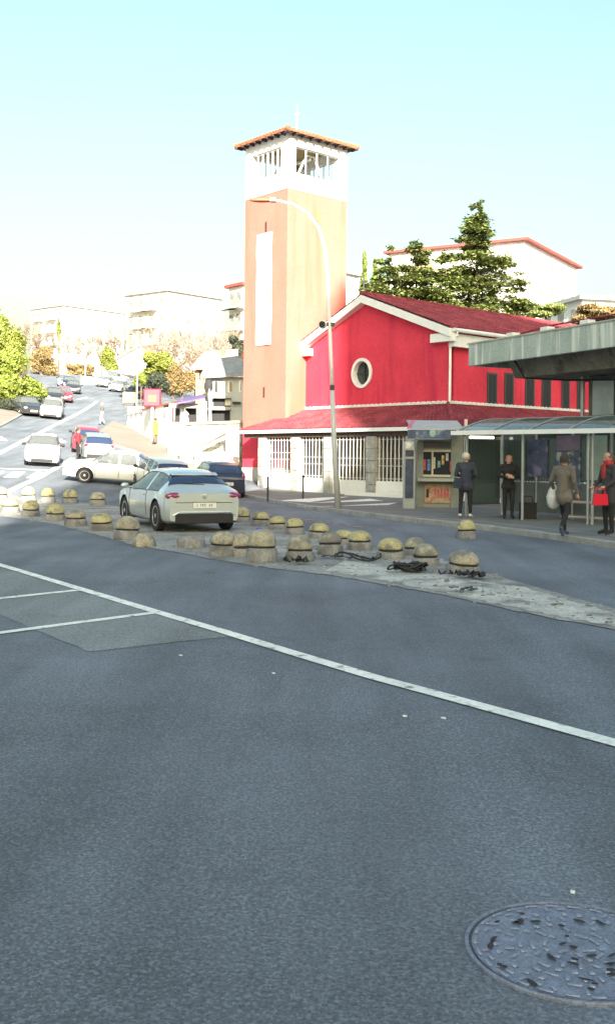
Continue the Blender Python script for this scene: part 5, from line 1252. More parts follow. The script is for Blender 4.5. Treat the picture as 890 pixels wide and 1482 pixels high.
# person at the right edge with red scarf and red bag
pr, J = person('person in dark coat and red scarf at the right picture edge', 880, 774, 200, dict(top=cloth('charcoal', (.035, .036, .04)), legs=CB, shoes=CB, coat=.22), dict(elL=(-.25, .05, 1.14), wrL=(-.20, .24, 1.02), haL=(-.18, .31, .98), elR=(.25, .05, 1.14), wrR=(.20, .24, 1.02), haR=(.18, .31, .98)), hair=mat('hair_brown', (.09, .05, .03), rough=.6, bump=.6, bs=90), height=1.66, hairlen=.05)
k_ = 1.66 / 1.72
m = MB(); m.lathe([(.075, 1.40), (.10, 1.43), (.105, 1.48), (.085, 1.52), (.07, 1.53)], (0, .02, 0), 16, jit=lambda a, z: .06 * math.sin(a * 2.1 + z * 40)); m.obox((-.05, .12, 1.15), (.10, 0, 0), (0, .03, 0), (0, 0, .28)); m.build('scarf', cloth('scarf_red', (.36, .03, .035)), pr, w=False)
m = MB(); m.prism([(-.15, 0, 0), (.15, 0, 0), (.13, 0, .22), (-.13, 0, .22)], (0, .12, 0)); m.tube([(-.1, .06, .22), (-.08, .06, .34), (.08, .06, .34), (.1, .06, .22)], .012, 6); o = m.build('handbag', mat('red_leather', (.62, .004, .03), rough=.35), None, bevel=0); hp = pr.matrix_basis @ J['haL']; o.location = hp + Vector((-.05, -.12, -.33)); tag(o, 'bright red handbag held by the person at the right picture edge', 'bag')
# distant people
pr, J = person('person in red jacket standing by the red car door', 113, 668, 20, dict(top=CRED, legs=CB, shoes=CB), {}, height=1.72, lift=0, voxel=.018)
pr, J = person('person in yellow jacket standing on the sunlit pavement by the white wall', 225, 643, 160, dict(top=cloth('mustard', (.34, .22, .03)), legs=cloth('tan', (.12, .09, .06)), shoes=CB, coat=.2), {}, height=1.68, voxel=.018)
pr, J = person('person in pale trousers and dark top crossing the sunlit road uphill', 148, 615, 190, dict(top=cloth('greytop', (.10, .10, .10)), legs=cloth('pale', (.5, .48, .45)), shoes=CB), dict(kneeL=(-.1, .12, .52), ankL=(-.1, .12, .1), toeL=(-.1, .26, .05), kneeR=(.1, 0, .5), ankR=(.1, -.2, .13), toeR=(.1, -.1, .05)), height=1.7, lift=0, voxel=.018, hair=HAIRG)
# ------------------------------------------------------------------ walls, houses and blocks behind
def frame_box(p, d1, d2, l1, l2, z0, z1): return MB().obox((p.x, p.y, z0), d1 * l1, d2 * l2, UP * (z1 - z0))
# stone wall in front of the house: rubble stones as pieces
w0, w1 = gp(261, 668, PAVE), gp(349, 684, PAVE); wd = (w1 - w0); wd.z = 0; WL = wd.length; wd.normalize(); wn = Vector((wd.y, -wd.x, 0))
if wn.y > 0: wn = -wn
zw1 = at(300, 614, (w0.y + w1.y) / 2).z
wall = thing('stone_wall', 'pale rubble stone garden wall left of the bell tower', 'wall', ((w0 + w1) / 2))
zw0 = min(zt(w0.x, w0.y), zt(w1.x, w1.y)) - .2
m = MB(); m.obox((w0.x, w0.y, zw0), wd * WL, -wn * .45, UP * (zw1 - zw0)); m.build('wall_core', M_STONE, wall)
rn = random.Random(8); z = zw0 + .1
while z < zw1 - .12:
    h = rn.uniform(.22, .36); x = 0.
    while x < WL - .05:
        l = min(rn.uniform(.28, .62), WL - x); q = MB(); e = rn.uniform(.02, .06)
        q.obox(Vector((w0.x, w0.y, z + .012)) + wd * (x + .012), wd * (l - .024), wn * e, UP * (min(h, zw1 - z) - .024)); q.build('stone', M_WSTONE, wall, bevel=.015); x += l
    z += h
m = MB(); m.obox(Vector((w0.x, w0.y, zw1)) + wn * .1, wd * (WL + .05), -wn * .62, UP * .14); m.build('coping', mat('wall_coping', (.50, .42, .30), rough=.9, n1=.1, s1=3), wall)
m = MB(); p = Vector((w0.x, w0.y, zw1)); m.lathe([(.16, .14), (.18, .3), (.12, .5), (.18, .62), (.05, .78)], p + wd * .2 - wn * .2, 12); m.build('finial', M_WHITE, wall)
# raking parapet of the steps before the wall
r0, r1 = Vector((w0.x, w0.y, 0)) + wd * WL * .45 + wn * .5, Vector((w0.x, w0.y, 0)) + wd * (WL * .98) + wn * .5
stp = thing('stair_parapet', 'white raking parapet of garden steps in front of the stone wall', 'wall', (r0 + r1) / 2)
zl_ = at(305, 648, r0.y).z; zh_ = at(340, 628, r1.y).z
m = MB(); m.prism([Vector((r0.x, r0.y, zw0)), Vector((r1.x, r1.y, zw0)), Vector((r1.x, r1.y, zh_ - .9)), Vector((r0.x, r0.y, zl_ - .25))], wn * .25); m.build('parapet', M_WHITE, stp)
m = MB(); m.prism([Vector((r0.x, r0.y, zl_ - .05)), Vector((r1.x, r1.y, zh_ + .1)), Vector((r1.x, r1.y, zh_ + .28)), Vector((r0.x, r0.y, zl_ + .12))], wn * .3); m.build('hand_coping', M_WHITE, stp)
m = MB(); m.obox((r1.x, r1.y, zw0), wd * .55, wn * .4, UP * (zh_ + .3 - zw0)); m.build('end_pier', M_WPAINT, stp)
# long white wall up the hill with panels
v0, v1 = gp(184, 616, PAVE), gp(262, 658, PAVE); vd = v1 - v0; vd.z = 0; VL = vd.length; vd.normalize(); vn = Vector((vd.y, -vd.x, 0))
if vn.y > 0: vn = -vn
ww = thing('white_wall', 'long white garden wall beside the sunlit pavement uphill of the stone wall', 'wall', (v0 + v1) / 2)
def vbox(px0, px1, ytop, th, m_, name, parent=ww, ybase=None, off=0.):
    o = Vector((v0.x, v0.y, 0)); s0, s1 = on_line(o, vd, px0, 620), on_line(o, vd, px1, 620); pm = o + vd * (s0 + s1) / 2
    zt1 = EYE + ray((px0 + px1) / 2, ytop)[1] * pm.y; p0 = o + vd * s0 + vn * off; zb_ = min(zt(p0.x, p0.y), zt(*(o + vd * s1).to_tuple()[:2])) - .3
    if ybase: zb_ = EYE + ray((px0 + px1) / 2, ybase)[1] * pm.y
    m = MB(); m.obox((p0.x, p0.y, zb_), vd * (s1 - s0), -vn * th, UP * (zt1 - zb_)); return m.build(name, m_, parent)
vbox(184, 206, 607, .3, M_WHITE, 'wall'); vbox(206.2, 236, 590, .35, M_WHITE, 'wall'); vbox(236.2, 262, 588, .3, M_WHITE, 'wall')
for x in (185, 192, 199): vbox(x, x + 1.6, 589, .25, M_WHITE, 'gate_post')
vbox(184, 206, 591, .12, M_WHITE, 'gate_rail', ybase=593.5); vbox(184, 206, 598, .1, M_STONE, 'gate_rail', ybase=600)
vbox(205.5, 262.5, 586, .45, M_TILE2, 'tile_coping', ybase=588.2, off=.06)
vbox(222, 224.5, 591, .1, M_TILE2, 'door_post', ybase=640, off=.04); vbox(254, 258, 620, .02, M_STONE, 'letter_box', ybase=627, off=.03); vbox(237, 240, 596, .02, mat('pink_mark', (.5, .3, .3)), 'plaque', ybase=604, off=.03)
p = gp(222, 640, PAVE); pY = p.y + .6; a_, b_ = at(208, 588, pY), at(232.5, 563, pY)
t = thing('red_sign', 'bright red box-shaped sign standing above the white wall', 'sign', (a_.x, pY, a_.z - 2.2)); m = MB(); m.box(a_.x, b_.x, pY, pY + .5, a_.z, b_.z); m.build('box', mat('sign_red', (.52, .03, .06), rough=.5, n1=.2, s1=2), t, bevel=.06)
m = MB(); m.box(a_.x + .3, b_.x - .25, pY - .03, pY - .002, a_.z + .3, b_.z - .4); m.build('panel', mat('sign_orange', (.55, .10, .05), rough=.5, n1=.3, s1=2.5), t)
m = MB(); m.box((a_.x + b_.x) / 2 - .08, (a_.x + b_.x) / 2 + .08, pY + .2, pY + .3, a_.z - 3, a_.z - .001); m.build('post', M_STEEL, t)
p = gp(187, 588, 0); a_, b_ = at(178, 583, p.y), at(195.5, 567.5, p.y); t = thing('yellow_box', 'pale yellow utility box beside the dark car behind the white wall', 'box', (a_.x, p.y, zt(a_.x, p.y))); m = MB(); m.box(a_.x, b_.x, p.y, p.y + .9, a_.z, b_.z); m.build('cabinet', mat('box_yellow', (.45, .36, .15), rough=.6), t, bevel=.05); m = MB(); m.box(a_.x + .1, b_.x - .1, p.y + .1, p.y + .8, zt(a_.x, p.y) - .5, a_.z - .001); m.build('base', M_DSTEEL, t)
# house with grey-green front, awnings and red-tiled roof
hY = w0.y + 6.0
def hb(m, px0, px1, py0, py1, d0, d1, Y=hY): a, b = at(px0, py1, Y), at(px1, py0, Y); return m.box(a.x, b.x, Y + d0, Y + d1, a.z, b.z)
house = thing('house', 'grey-green two-storey house with dark openings just left of the bell tower', 'house', at(325, 640, hY))
M_HOUSE = mat('house_wall', (.40, .44, .42), rough=.85, n1=.1, s1=.8, n2=.06, s2=9)
m = MB(); hb(m, 296, 362, 546, 665, 0, 6); m.build('wall', M_HOUSE, house)
m = MB(); a, b = at(291, 545, hY), at(364, 541, hY); c2, d2 = at(302, 520, hY + 3.5), at(366, 512, hY + 3.5)
m.prism([(a.x, hY - .5, a.z), (b.x, hY - .5, b.z), (d2.x, hY + 3.5, d2.z), (c2.x, hY + 3.5, c2.z)], (0, 0, -.15)); m.build('roof', mat('shaded_tile', (.24, .25, .25), rough=.9, n1=.2, s1=2, n2=.2, s2=10), house)  # grey is the front slope's shade, put into the tile colour
m = MB(); hb(m, 346, 352, 504, 528, 2.5, 3.4); m.build('chimney', M_TILE2, house)
for (x0, x1, y0, y1) in ((309, 316, 551, 569), (330, 337, 551, 568), (346, 350, 551, 567)):
    m = MB(); hb(m, x0, x1, y0, y1, -.05, .02); f = m.build('window', M_WPAINT, house); m = MB(); hb(m, x0 + 2.2, x1 - .6, y0 + 1, y1 - 1, -.07, -.051); m.build('pane', M_PANE, f)
for (x0, x1, y0, y1) in ((309, 334, 577, 588), (302, 333, 594, 609)):
    m = MB(); hb(m, x0, x1, y0, y1, -.06, .02); f = m.build('opening', M_DARK, house); m = MB(); hb(m, x0 - .5, x1 + 1, y0 - 2.2, y0 - .2, -.5, -.061); m.build('sill_board', M_STONE, f)
m = MB(); hb(m, 326, 334, 578, 587, -.09, -.061); m.build('notice', M_CREAM, house)
m = MB(); hb(m, 337, 349, 582, 584, -.4, -.01); m.build('balcony_rail', M_WOOD, house)
# terrace with canopies left of the house
ter = thing('cafe_terrace', 'low covered cafe terrace with violet awning left of the grey-green house', 'terrace', at(275, 640, hY - 1))
m = MB(); a, b = at(255, 583, hY - 2.2), at(297, 575, hY - 2.2); c2, d2 = at(262, 577, hY + .5), at(297, 570, hY + .5)
m.prism([(a.x, hY - 2.2, a.z), (b.x, hY - 2.2, b.z), (d2.x, hY + .5, d2.z), (c2.x, hY + .5, c2.z)], (0, 0, -.1)); m.build('awning', mat('violet_awning', (.10, .07, .19), rough=.7, n1=.2, s1=2), ter)
m = MB(); hb(m, 256, 296, 592, 640, -.8, .6); m.build('back_wall', M_DARK, ter)
m = MB(); hb(m, 250, 297, 586, 592, -1.6, -1.3); m.build('lintel', M_STONE, ter)
for x in (254, 271, 288): m = MB(); hb(m, x, x + 1.6, 586, 640, -1.55, -1.3); m.build('post', M_TILE if x == 254 else M_STONE, ter)
m = MB(); hb(m, 249, 297, 613, 660, -1.7, -1.56); m.build('parapet', M_WHITE, ter)
gb = thing('green_banner', 'pale green upright feather banner standing before the terrace', 'banner', at(293, 612, hY - 2)); Yb = hY - 2
m = MB(); a, b = at(287, 610, Yb), at(298, 585, Yb); m.box(a.x, b.x, Yb, Yb + .05, a.z, b.z); m.build('cloth', mat('mint_cloth', (.42, .55, .46), rough=.7), gb); m = MB(); q = at(292, 612, Yb); m.tube([(q.x, Yb + .08, q.z - 2), (q.x, Yb + .08, b.z + .1)], .04, 6); m.build('pole', M_STEEL, gb)
pg = thing('round_sign', 'pale green pole sign with dark round emblem in front of the house', 'sign', at(305, 612, hY - 1)); Yb = hY - 1
m = MB(); q = at(306, 612, Yb); t_ = at(303, 555, Yb); m.tube([(q.x, Yb, q.z - 1.5), (t_.x, Yb, t_.z)], .09, 8); m.build('pole', mat('sign_mint', (.45, .5, .44), rough=.7), pg); m = MB(); c3 = at(302, 559, Yb); m.ell(c3, (.28, .1, .42), 12, 8); m.build('emblem', M_DARK, pg)
# tiled outbuilding behind with warm walls
ob = thing('orange_house', 'small warm orange house with pale tiled roof behind the terrace', 'house', at(290, 560, hY + 12)); Yo = hY + 12
m = MB(); hb(m, 283, 330, 530, 600, 0, 6, Yo); m.build('wall', mat('orange_wall', (.5, .25, .13), rough=.85), ob)
m = MB(); a, b = at(277, 532, Yo), at(345, 530, Yo); c2, d2 = at(297, 508, Yo + 4), at(345, 505, Yo + 4); m.prism([(a.x, Yo - .5, a.z), (b.x, Yo - .5, b.z), (d2.x, Yo + 4, d2.z), (c2.x, Yo + 4, c2.z)], (0, 0, -.2)); m.build('roof', M_BEIGETILE, ob)
for x in (288, 293): m = MB(); hb(m, x, x + 3.5, 537, 549, -.05, .02, Yo); m.build('window', M_DARK, ob)
m = MB(); hb(m, 316, 321, 500, 515, 2.5, 3.3, Yo); m.build('chimney', M_TILE2, ob)
# little white gable house up the hill
wy = 112.; wh = thing('white_cottage', 'small white gabled house between trees near the hill crest', 'house', at(190, 540, wy))
m = MB(); m.prism([at(172, 540, wy), at(213, 545, wy), at(213, 515, wy), at(201, 501, wy), at(172, 517, wy)], (0, 7, 0)); m.build('wall', M_WHITE, wh)
m = MB(); m.prism([at(169, 519.5, wy - .4), at(201, 501, wy - .4), at(201, 499, wy - .4), at(169, 517, wy - .4)], (0, 8, 0)); m.build('roof', M_BEIGETILE, wh)
m = MB(); m.prism([at(201, 501, wy - .4), at(216, 518, wy - .4), at(216, 516, wy - .4), at(201, 499, wy - .4)], (0, 8, 0)); m.build('roof', M_BEIGETILE, wh)
m = MB(); a, b = at(196, 527, wy), at(200, 519, wy); m.box(a.x, b.x, wy - .04, wy + .02, a.z, b.z); m.build('window', M_PANE, wh)
lw = thing('roadside_wall', 'low pale wall at the crest of the hill road', 'wall', gp(135, 553)); q0, q1 = gp(118, 556), gp(150, 557); m = MB(); m.obox((q0.x, q0.y, q0.z - .4), Vector((q1.x - q0.x, q1.y - q0.y, 0)), (0, .3, 0), (0, 0, 1.5)); m.build('wall', M_CREAM, lw)

def block(label, corner_px, ytop, Y, tanL, tanR, lenL, lenR, floors, roofm, wallm=M_CREAM, name='apartment_block', balc=True, zbase=None, cols=(6, 5), slab=.35, over=.5, skew=True):
    """slab block with its nearest corner seen at column corner_px; faces run off along -tanL and +tanR"""
    c = at(corner_px, ytop, Y); dl = Vector((-tanL, 1, 0)).normalized(); dr = Vector((tanR, 1, 0)).normalized(); z1 = c.z; z0 = zbase if zbase is not None else zt(c.x, c.y) - 2
    t = thing(name, label, 'building', (c.x, c.y, z0)); base = Vector((c.x, c.y, 0))
    m = MB(); m.prism([base + UP * z0, base + dr * lenR + UP * z0, base + dr * lenR + dl * lenL + UP * z0, base + dl * lenL + UP * z0], UP * (z1 - z0 - slab)); m.build('wall', wallm, t)
    e = base - dl * over - dr * over; m = MB(); m.prism([e + UP * (z1 - slab), e + dr * (lenR + 2 * over) + UP * (z1 - slab), e + dr * (lenR + 2 * over) + dl * (lenL + 2 * over) + UP * (z1 - slab), e + dl * (lenL + 2 * over) + UP * (z1 - slab)], UP * slab); m.build('roof', roofm, t)
    fh = 2.9
    wsrc = {}
    for face, (d, n, L, nc) in enumerate(((dl, -dr, lenL, cols[0]), (dr, -dl, lenR, cols[1]))):
        nn = Vector((-d.y, d.x, 0)); nn = nn if nn.dot(n) > 0 else -nn
        for f in range(floors):
            zf = z1 - slab - (f + 1) * fh
            for k in range(nc):
                s = L * (k + .5) / nc; w = 1.3; h = 1.4; p = base + d * (s - w / 2)
                key = face
                if key not in wsrc:
                    m = MB(); m.obox((0, 0, 0), d * w, nn * .06, UP * h); wsrc[key] = m.build('window', M_WPAINT, t, w=False); o = wsrc[key]
                    m = MB(); m.obox(d * .1 + UP * .1 + nn * .061, d * (w - .2), nn * .02, UP * (h - .2)); pn = m.build('pane', M_FARP, o, w=False); wsrc[(key, 'p')] = pn
                else:
                    o = inst(wsrc[key], t, (0, 0, 0), name='window'); pn = inst(wsrc[(key, 'p')], o, (0, 0, 0), name='pane')
                o.location = Vector((p.x, p.y, zf + .9)) + nn * .002 - t.location
            if balc and face == 0:
                for k in (1, nc - 2):
                    s = L * (k + .5) / nc; m = MB(); p = base + d * (s - 1.6) + nn * .09; m.obox((p.x, p.y, zf - .1), d * 3.2, nn * 1.2, UP * .15); bo_ = m.build('balcony', wallm, t); m = MB(); m.obox(Vector((p.x, p.y, zf + .051)) + nn * 1.12, d * 3.2, nn * .08, UP * .9); m.build('railing', M_WPAINT if k == 1 else M_BEIGETILE, bo_)
    return t
M_FARP = mat('far_pane', (.22, .23, .22), rough=.15, spec=.6, n1=.5, s1=.4)  # paled so distant haze and overexposure sit in the pane colour
M_RROOF = mat('red_eave', (.33, .06, .05), rough=.7); M_GROOF = mat('grey_roof', (.30, .31, .30), rough=.8)
block('white apartment block with thin dark red eaves behind the tall conifer', 758, 345, 110, 1.763, .622, 15.6, 18, 4, M_RROOF, M_WHITE, zbase=0, cols=(5, 5), slab=.26, over=.6)
block('pale apartment block left of the bell tower above bare trees', 243, 418, 170, 1.3, .9, 9.8, 12, 5, M_GROOF, cols=(4, 4))
block('far pale apartment block at the left above the hill road', 92, 440, 232, 1.2, .9, 12, 17, 5, M_GROOF, cols=(5, 6))
block('cream block partly hidden behind the left edge of the bell tower', 352, 409, 135, .8, 1.2, 3.2, 7, 5, M_RROOF, cols=(2, 3))
block('cream block with dark windows between bell tower and cypresses', 499, 392, 128, 1.2, .9, 6, 2.6, 5, M_GROOF, cols=(3, 1), balc=False)
block('low white flat-roofed house above the concrete canopy at the right edge', 842, 428, 92, .3, 5., 7, 9, 2, M_GROOF, M_WHITE, name='white_house', zbase=4, cols=(3, 4), balc=False)

# ------------------------------------------------------------------ poles up the hill
def pole(px, y0, y1, label, arc_=False, head=False, r=.09, cat='street lamp', sign=None):
    p = gp(px, y1); z1 = at(px, y0, p.y).z; t = thing('street_lamp' if cat == 'street lamp' else 'sign_post', label, cat, p); m = MB()
    pts = [p, Vector((p.x, p.y, z1))]
    if arc_: pts = [p, Vector((p.x, p.y, z1 - 1.2)), Vector((p.x - .3, p.y, z1 - .3)), Vector((p.x - 1.0, p.y, z1)), Vector((p.x - 1.8, p.y, z1 - .2))]
    m.tube(pts, [r, r * .8] + [r * .6] * (len(pts) - 2), 8); m.build('pole', mat('pale_pole', (.62, .62, .58)), t, smooth=True)
    if head or arc_:
        m = MB(); q = pts[-1]; m.ell(q, (.35, .14, .1), 10, 6); m.build('lamp_head', M_STEEL, t)
    if sign:
        m = MB(); w, h, c = sign; m.box(p.x - w / 2, p.x + w / 2, p.y - .05, p.y - .02 - r + .03, z1 - h, z1); m.build('plate', c, t)
pole(124, 496, 548, 'slim pale lamp post near the hill crest left of centre', head=True)
pole(150, 482, 552, 'pale lamp post with curved arm at the top of the hill', arc_=True)
pole(138, 505, 551, 'short lamp post between the two taller ones on the crest', head=True, r=.06)
pole(198, 480, 606, 'thin grey pole rising from the white wall beside the yellow box', r=.06, cat='post')
pole(39, 556, 583, 'white rectangular sign on a post in front of the left hedge', cat='sign', r=.06, sign=(1.1, .55, M_WPAINT))

# ------------------------------------------------------------------ vegetation
def leaves(m, lobes, n, size, rn, shell=.45):
    n = int(n * 3.4); size *= .54
    vol = [l[3] * l[4] * l[5] for l in lobes]; tot = sum(vol)
    for l, v in zip(lobes, vol):
        c = Vector(l[:3]); r = l[3:]
        for k in range(int(n * v / tot)):
            d = Vector((rn.gauss(0, 1), rn.gauss(0, 1), rn.gauss(0, 1))).normalized(); q = shell + (1 - shell) * rn.random() ** .7; q *= 1 + .12 * math.sin(d.x * 7 + d.z * 9) + .1 * math.sin(d.y * 13 + d.x * 11)
            p = c + Vector((d.x * r[0], d.y * r[1], d.z * r[2])) * q; s = size * rn.uniform(.6, 1.5)
            a = (d + Vector((rn.gauss(0, .8), rn.gauss(0, .8), rn.gauss(0, .8)))).normalized(); u = a.orthogonal().normalized(); u = (Matrix.Rotation(rn.uniform(0, 6.28), 3, a) @ u) * s; w = a.cross(u).normalized() * s * .55
            m.quad(p - u, p - w, p + u, p + w)
def branch_tree(m, p, d, L, r, depth, rn, spread=.6, minr=.012, tips=None):
    pts = [p]; q = p; dd = d
    for i in range(3): dd = (dd + Vector((rn.gauss(0, .12), rn.gauss(0, .12), rn.gauss(.04, .08)))).normalized(); q = q + dd * L / 3; pts.append(q)
    m.tube(pts, [r, r * .86, r * .74, r * .62], 5 if depth < 3 else 6, cap=False)
    if depth == 0:
        if tips is not None: tips.append(q)
        return
    for k in range(rn.choice((2, 3, 3)) if depth > 1 else 3):
        nd = (dd + Vector((rn.gauss(0, spread), rn.gauss(0, spread), rn.gauss(.12, spread * .5)))).normalized(); branch_tree(m, pts[rn.choice((2, 3, 3))], nd, L * rn.uniform(.62, .82), max(minr, r * .58), depth - 1, rn, spread, minr, tips)
def shrub(px, py, Y, w, h, label, m_, n=3000, size=.16, name='bush', cat='bush', seed=1, lobes=9, tall=False, stem=True, group=None):
    """foliage mass centred on a pixel at depth Y; w and h in pixels"""
    rn = random.Random(seed); c = at(px, py, Y); k = sc(Y); W, H = w * k / 2, h * k / 2; g0 = zt(c.x, c.y)
    t = thing(name, label, cat, (c.x, c.y, g0), 0, group); lb = []
    for i in range(lobes):
        f = rn.uniform(.28, .62); lb.append((c.x + W * rn.uniform(-.55, .55) * (0.3 if tall else 1), c.y + W * rn.uniform(-.4, .4), c.z + H * (rn.uniform(-.6, .5) if not tall else -.7 + 1.3 * i / lobes), W * f * (1.25 - .7 * i / lobes if tall else 1), W * f * (1.25 - .7 * i / lobes if tall else 1), H * f * (.6 if tall else .85)))
    m = MB(); leaves(m, lb, n, size, rn); m.build('crown', m_, t)
    if stem and tall: m = MB(); m.tube([(c.x, c.y, g0 - .2), (c.x, c.y, c.z + H * .6)], [.16, .05], 6); m.build('trunk', M_BARK, t)
    elif stem: m = MB(); hb_ = max(g0 + .3, c.z - H * .6); m.tube([(c.x, c.y, g0 - .2), (c.x, c.y, hb_)], [max(.08, W * .08), max(.06, W * .06)], 6, cap=False); branch_tree(m, Vector((c.x, c.y, hb_)), UP, H * .4, max(.05, W * .05), 2, rn); m.build('trunk', M_BARK, t)
    return t
SH = [
 (18, 540, 84, 100, 110, 'big bright green hedge tree at the left edge above the dark car', M_LEAFG, 9000, .2, 1),
 (-12, 470, 96, 62, 90, 'dark green tree rising at the far left picture edge', M_LEAFG, 4500, .22, 2),
 (8, 520, 90, 60, 110, 'yellow-green tree crown behind the big left hedge', M_LEAFY, 4500, .2, 3),
 (30, 585, 82, 70, 26, 'dark leaf mass put in as the black shade under the left hedge', M_LEAFD, 2600, .15, 15),  # dark leaves stand in for the shadow on the hedge's underside
 (52, 565, 86, 34, 40, 'small green bush at the right end of the left hedge', M_LEAFG, 2200, .16, 4),
 (230, 527, 98, 50, 44, 'round yellow-green tree behind the red sign', M_LEAFY, 4200, .17, 5),
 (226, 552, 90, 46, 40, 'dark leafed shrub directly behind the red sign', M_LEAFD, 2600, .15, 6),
 (264, 545, 95, 52, 66, 'orange-brown autumn tree left of the terrace', M_LEAFO, 4200, .15, 7),
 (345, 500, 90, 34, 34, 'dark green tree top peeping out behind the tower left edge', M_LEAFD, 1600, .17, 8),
 (118, 538, 165, 60, 30, 'brownish scrub on the crest behind the queue of cars', M_LEAFO, 3200, .22, 9),
 (158, 520, 150, 26, 46, 'olive tree beside the curved lamp post on the crest', M_LEAFY, 2200, .2, 10),
 (205, 545, 105, 30, 36, 'green bush between the white cottage and the dark car', M_LEAFG, 1800, .16, 11),
 (852, 452, 70, 90, 34, 'dry brown scrub above the concrete canopy at the right edge', M_LEAFO, 3800, .13, 12),
 (790, 450, 74, 60, 24, 'low green conifer shrub above the right end of the church ridge', M_NEEDLE, 2400, .14, 13),
 (60, 520, 150, 60, 60, 'pale brown winter thicket behind the left hedge', M_LEAFO, 2600, .2, 14),
]
for (px, py, Y, w, h, lab, m_, n, s_, sd) in SH: shrub(px, py, Y, w, h, lab, m_, n, s_, seed=sd, name='tree' if 'tree' in lab else 'bush', cat='tree' if 'tree' in lab else 'bush')
shrub(86, 473, 190, 11, 42, 'slim dark cypress against the far left apartment block', M_LEAFG, 1800, .22, 'cypress', 'tree', 21, 6, True)
shrub(527, 392, 86, 13, 74, 'slim dark cypress just right of the bell tower', M_LEAFG, 2600, .16, 'cypress', 'tree', 22, 7, True)
shrub(543, 396, 84, 15, 70, 'second cypress, right of the slim one beside the tower', M_LEAFG, 2800, .16, 'cypress', 'tree', 23, 7, True)
def bare(px, ybase, ytop, Y, label, seed, m_=M_TWIG, depth=5):
    rn = random.Random(seed); b = at(px, ybase, Y); t_ = at(px, ytop, Y); g0 = zt(b.x, b.y); H = t_.z - g0; t = thing('bare_tree', label, 'tree', (b.x, b.y, g0)); m = MB()
    branch_tree(m, Vector((b.x, b.y, g0 - .2)), Vector((rn.uniform(-.1, .1), 0, 1)), H * .30, H * .022, depth, rn, .5, .02); m.build('trunk', M_BARK if m_ is M_TWIG else m_, t)
    tp = MB(); rn2 = random.Random(seed + 50)
    for k in range(850):
        d = Vector((rn2.gauss(0, 1), rn2.gauss(0, 1), rn2.gauss(0, .9))).normalized() * H * .34 * rn2.random() ** .4; p = Vector((b.x, b.y, g0 + H * .66)) + d; e = p + (d.normalized() + Vector((rn2.gauss(0, .5), rn2.gauss(0, .5), .5))).normalized() * H * .07; tp.tube([p, e], [.03, .012], 3, cap=False)
    tp.build('crown', M_TWIG, t)
bare(284, 540, 452, 118, 'tall bare winter tree in front of the pale apartment block', 31)
bare(312, 540, 468, 112, 'bare reddish tree between the pale block and the tower', 32)
bare(252, 545, 470, 125, 'bare tree behind the orange-brown tree', 33)
bare(100, 560, 480, 170, 'bare pale tree on the crest left of the lamp posts', 34)
bare(60, 565, 470, 160, 'bare tree behind the left hedge', 35)
bare(170, 555, 470, 160, 'bare reddish tree at the left foot of the pale apartment block', 36)
bare(30, 560, 455, 175, 'tall bare tree far left beneath the far apartment roof', 37)
bare(125, 556, 478, 185, 'bare tree right of the cypress below the far apartment block', 38)
bare(148, 556, 470, 180, 'bare reddish tree behind the curved lamp post', 39)
bare(225, 545, 462, 130, 'bare tree in front of the left part of the pale apartment block', 40)
bare(330, 545, 462, 105, 'bare orange-brown tree touching the left edge of the tower', 51)
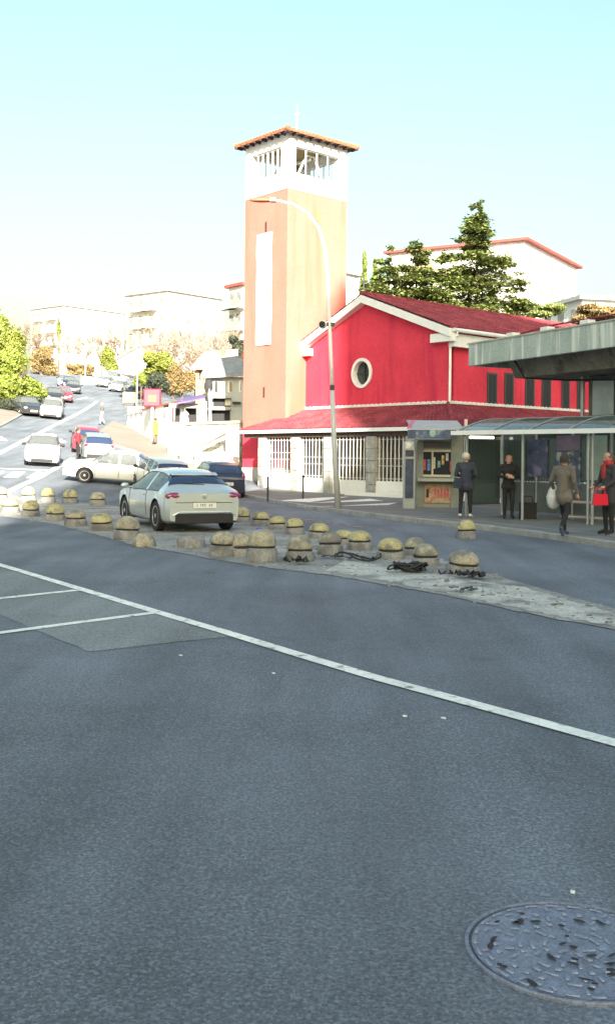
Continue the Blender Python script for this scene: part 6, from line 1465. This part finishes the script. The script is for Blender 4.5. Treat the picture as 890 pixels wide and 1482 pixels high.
def conifer(px, ytop, Y, rad, label, seed, tiers=26, wid=1.):
    rn = random.Random(seed); a = at(px, ytop, Y); g0 = zt(a.x, a.y); H = a.z - g0; t = thing('conifer', label, 'tree', (a.x, a.y, g0)); tr = MB()
    tr.tube([(a.x, a.y, g0 - .3), (a.x + .1, a.y, g0 + H * .5), (a.x, a.y, g0 + H * .97)], [H * .018, H * .011, .02], 8); br = MB(); fo = MB()
    for i in range(tiers):
        f = (i + .3 + rn.uniform(-.3, .3)) / tiers; z = g0 + H * (1 - .86 * f); Rr = rad * (f ** .82) * rn.uniform(.8, 1.12) + .25
        for k in range(rn.choice((5, 6, 7))):
            ang = rn.uniform(0, 6.28); L = Rr * rn.choice((.5, .7, .85, 1.0, 1.15, 1.3)) * rn.uniform(.85, 1.1); d = Vector((math.cos(ang), math.sin(ang), 0)); p0 = Vector((a.x, a.y, z + rn.gauss(0, H / tiers * .55))); pts = []; drp = rn.uniform(.05, .34); ris = rn.uniform(.0, .30)
            for j in range(5): s = j / 4; pts.append(p0 + d * L * s + UP * (L * (ris * s - drp * s * s)))
            br.tube(pts, [.05 * (1 - .2 * j) for j in range(5)], 4, cap=False)
            n = int(45 + L * 125)
            for q in range(n):
                s = rn.random() ** .65; j = min(3, int(s * 4)); c = pts[j].lerp(pts[j + 1], s * 4 - j); side = d.cross(UP) * rn.gauss(0, .16 + .16 * L * (1 - .55 * s)); p = c + side + UP * rn.gauss(-.06, .09); u = (d * rn.uniform(.2, 1) + side.normalized() * rn.uniform(.2, 1.1) + UP * rn.uniform(-.45, .25)).normalized() * rn.uniform(.14, .32); w = u.cross(UP + Vector((rn.gauss(0, .5), rn.gauss(0, .5), 0))).normalized() * rn.uniform(.045, .10)
                fo.quad(p - w, p + w, p + u + w * .3, p + u - w * .3)
    nb = len(tr.v); tr.v += br.v; tr.f += [tuple(i + nb for i in f) for f in br.f]; tr.build('trunk', M_BARK, t); fo.build('crown', M_NEEDLE, t)
conifer(690, 302, 78, 7.2, 'tallest dark green conifer rising above the church roof', 41, 28)
conifer(602, 352, 74, 5.4, 'broad conifer left of the tallest one behind the church roof', 42, 22)
conifer(560, 376, 73, 4.6, 'shorter bushy conifer next to the cypresses behind the church gable', 43, 18)
conifer(752, 405, 76, 5.4, 'low spreading conifer at the right above the church ridge', 44, 14)
conifer(645, 378, 73, 4.6, 'medium conifer between the two tallest behind the church roof', 45, 18)

# ------------------------------------------------------------------ the buildings behind the viewpoint that throw the shade
def shade_block(x0, x1, y0, y1, H, label):
    t = thing('apartment_block', label, 'building', ((x0 + x1) / 2, (y0 + y1) / 2, 0), 0, 'tall blocks behind the viewpoint'); m = MB(); m.box(x0, x1, y0, y1, -.2, H); m.build('wall', M_CREAM, t)
    m = MB(); m.box(x0 - .3, x1 + .3, y0 - .3, y1 + .3, H + .002, H + .3); m.build('roof', M_GROOF, t); src = None
    for f in range(int(H / 3)):
        for k in range(int((x1 - x0) / 3.2)):
            x = x0 + .9 + k * 3.2
            if src is None: mm = MB(); mm.box(0, 1.4, 0, .05, 0, 1.5); src = mm.build('window', M_PANE, t, w=False); o = src
            else: o = inst(src, t, (0, 0, 0))
            o.location = Vector((x, y1 + .002, f * 3. + .9)) - t.location
YB = -46.
sdir = Vector((math.sin(SUN_AZ), math.cos(SUN_AZ)))         # plan direction to the sun
def back_x(x, y): return x + sdir.x / sdir.y * (YB - y)       # follow the sun's plan direction back to the block front
def back_h(z, y): return z + (y - YB) / -sdir.y * math.tan(SUN_EL)
e1_ = cw(A_of(487, 0), 0, 0); xB = back_x(e1_.x, e1_.y); hB = back_h(10.2, e1_.y + 2.5)
xA = back_x(-7.6, 27.); hA = back_h(0., 45.5)
print('shade blocks', xA, hA, xB, hB)
shade_block(xA + 1.1, xB + .6, YB - 7, YB, hA, 'lower apartment block behind the viewpoint')
shade_block(xB + 1.1, xB + 31, YB - 7, YB, hB, 'tall apartment block behind the viewpoint')
